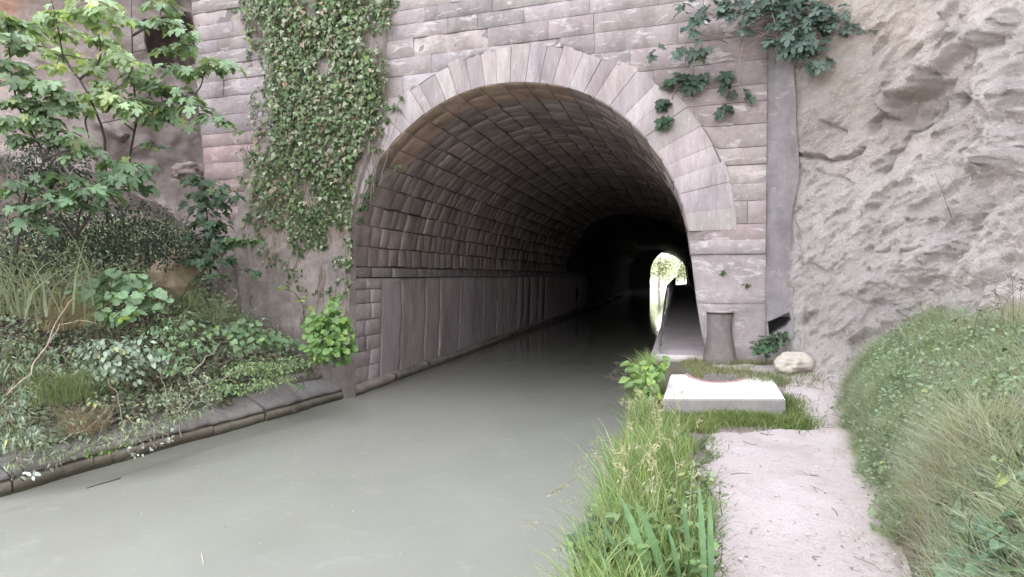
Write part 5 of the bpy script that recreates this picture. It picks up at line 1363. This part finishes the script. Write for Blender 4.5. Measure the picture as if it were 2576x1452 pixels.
tag(db.build('leaf_litter', M_DRY), 'leaf scraps, grit and bits of twig scattered on the path', 'litter', None, 'stuff')
# beyond the far mouth: trees on the bank
for j, (x, y, h_, lab) in enumerate(((-6.0, 100, 9, 'sunlit tree beyond the far tunnel mouth, leftmost'), (-3.2, 112, 8, 'pale green tree beyond the far tunnel mouth, centre'), (1.2, 128, 7, 'small bush low beyond the far tunnel mouth, right'))):
    t = thing('far_tree', lab, 'tree', (x, y, -.4)); mb = MB(); mb.tube(np.array([(x, y, -.6), (x + .1, y, h_ * .3), (x, y, h_ * .6)]), [.25, .2, .1], 7, (.2, .17, .13)); mb.build('trunk', M_BARK, t)
    mb = MB(); n = 2600; cc_ = np.array([(x + random.uniform(-2.2, 2.2), y + random.uniform(-2, 2), h_ * random.uniform(.2, .95)) for _ in range(16)])
    p = cc_[rng.integers(0, 16, n)] + rnd_dir(n) * rng.random((n, 1)) ** .5 * 1.5
    leaves(mb, 'oval', p, rnd_dir(n) + ZZ * .5, rnd_dir(n), rng.uniform(.25, .5, n), greens(n, (.21, .24, .17), .35, .05)); mb.build('crown', M_IVY, t)
fb2 = MB(); X, Y = np.meshgrid(np.linspace(-40, -5.5, 20), np.linspace(88, 190, 20), indexing='ij'); fb2.grid(np.stack([X, Y, .5 + .25 * np.maximum(-5.5 - X, 0)], -1), (.5, .5, .4))
X, Y = np.meshgrid(np.linspace(.4, 40, 20), np.linspace(88, 190, 20), indexing='ij'); fb2.grid(np.stack([X, Y, .9 + .1 * X], -1), (.4, .37, .3))
tag(fb2.build('far_banks', M_EARTH), 'canal banks beyond the far tunnel mouth', None, None, 'structure')

# ==================================================================== LIGHT AND CAMERA
SUN_EL, SUN_AZ = math.radians(35), math.radians(78)      # azimuth measured from +Y towards +X: behind the hill
w = bpy.data.worlds.new('World'); SC.world = w; w.use_nodes = True
nt = w.node_tree; nt.nodes.clear(); N = NT(nt)
sky = N.n('ShaderNodeTexSky', sky_type='NISHITA'); sky.sun_disc = False; sky.sun_elevation = SUN_EL; sky.sun_rotation = SUN_AZ
sky.air_density = 1.0; sky.dust_density = 3.0; sky.ozone_density = .8
hs = N.n('ShaderNodeHueSaturation'); hs.inputs['Saturation'].default_value = .18; N.l(sky.outputs[0], hs.inputs['Color'])
bg = N.n('ShaderNodeBackground'); bg.inputs['Strength'].default_value = .15; N.l(hs.outputs[0], bg.inputs['Color'])
wo = N.n('ShaderNodeOutputWorld'); N.l(bg.outputs[0], wo.inputs['Surface'])
ld = bpy.data.lights.new('sun', 'SUN'); ld.energy = 3.0; ld.angle = math.radians(.6); ld.color = (1, .96, .9)
lo_ = bpy.data.objects.new('sun', ld); COL.objects.link(lo_)
dirv = Vector((math.sin(SUN_AZ) * math.cos(SUN_EL), math.cos(SUN_AZ) * math.cos(SUN_EL), math.sin(SUN_EL)))
lo_.rotation_euler = (-dirv).to_track_quat('-Z', 'Y').to_euler(); lo_.location = (0, 0, 40)
cd = bpy.data.cameras.new('camera'); cd.sensor_width = 36; cd.lens = 36 * FPX / 2576; cd.clip_end = 2000; cd.clip_start = .05
co_ = bpy.data.objects.new('camera', cd); COL.objects.link(co_); co_.location = CAM
co_.rotation_euler = Vector(CF).to_track_quat('-Z', 'Y').to_euler(); SC.camera = co_
SC.view_settings.view_transform = 'Standard'; SC.view_settings.look = 'None'; SC.view_settings.exposure = 3.62; SC.view_settings.gamma = 1
SC.cycles.max_bounces = 7; SC.cycles.diffuse_bounces = 5; SC.cycles.glossy_bounces = 3; SC.cycles.transmission_bounces = 4
SC.cycles.use_denoising = True
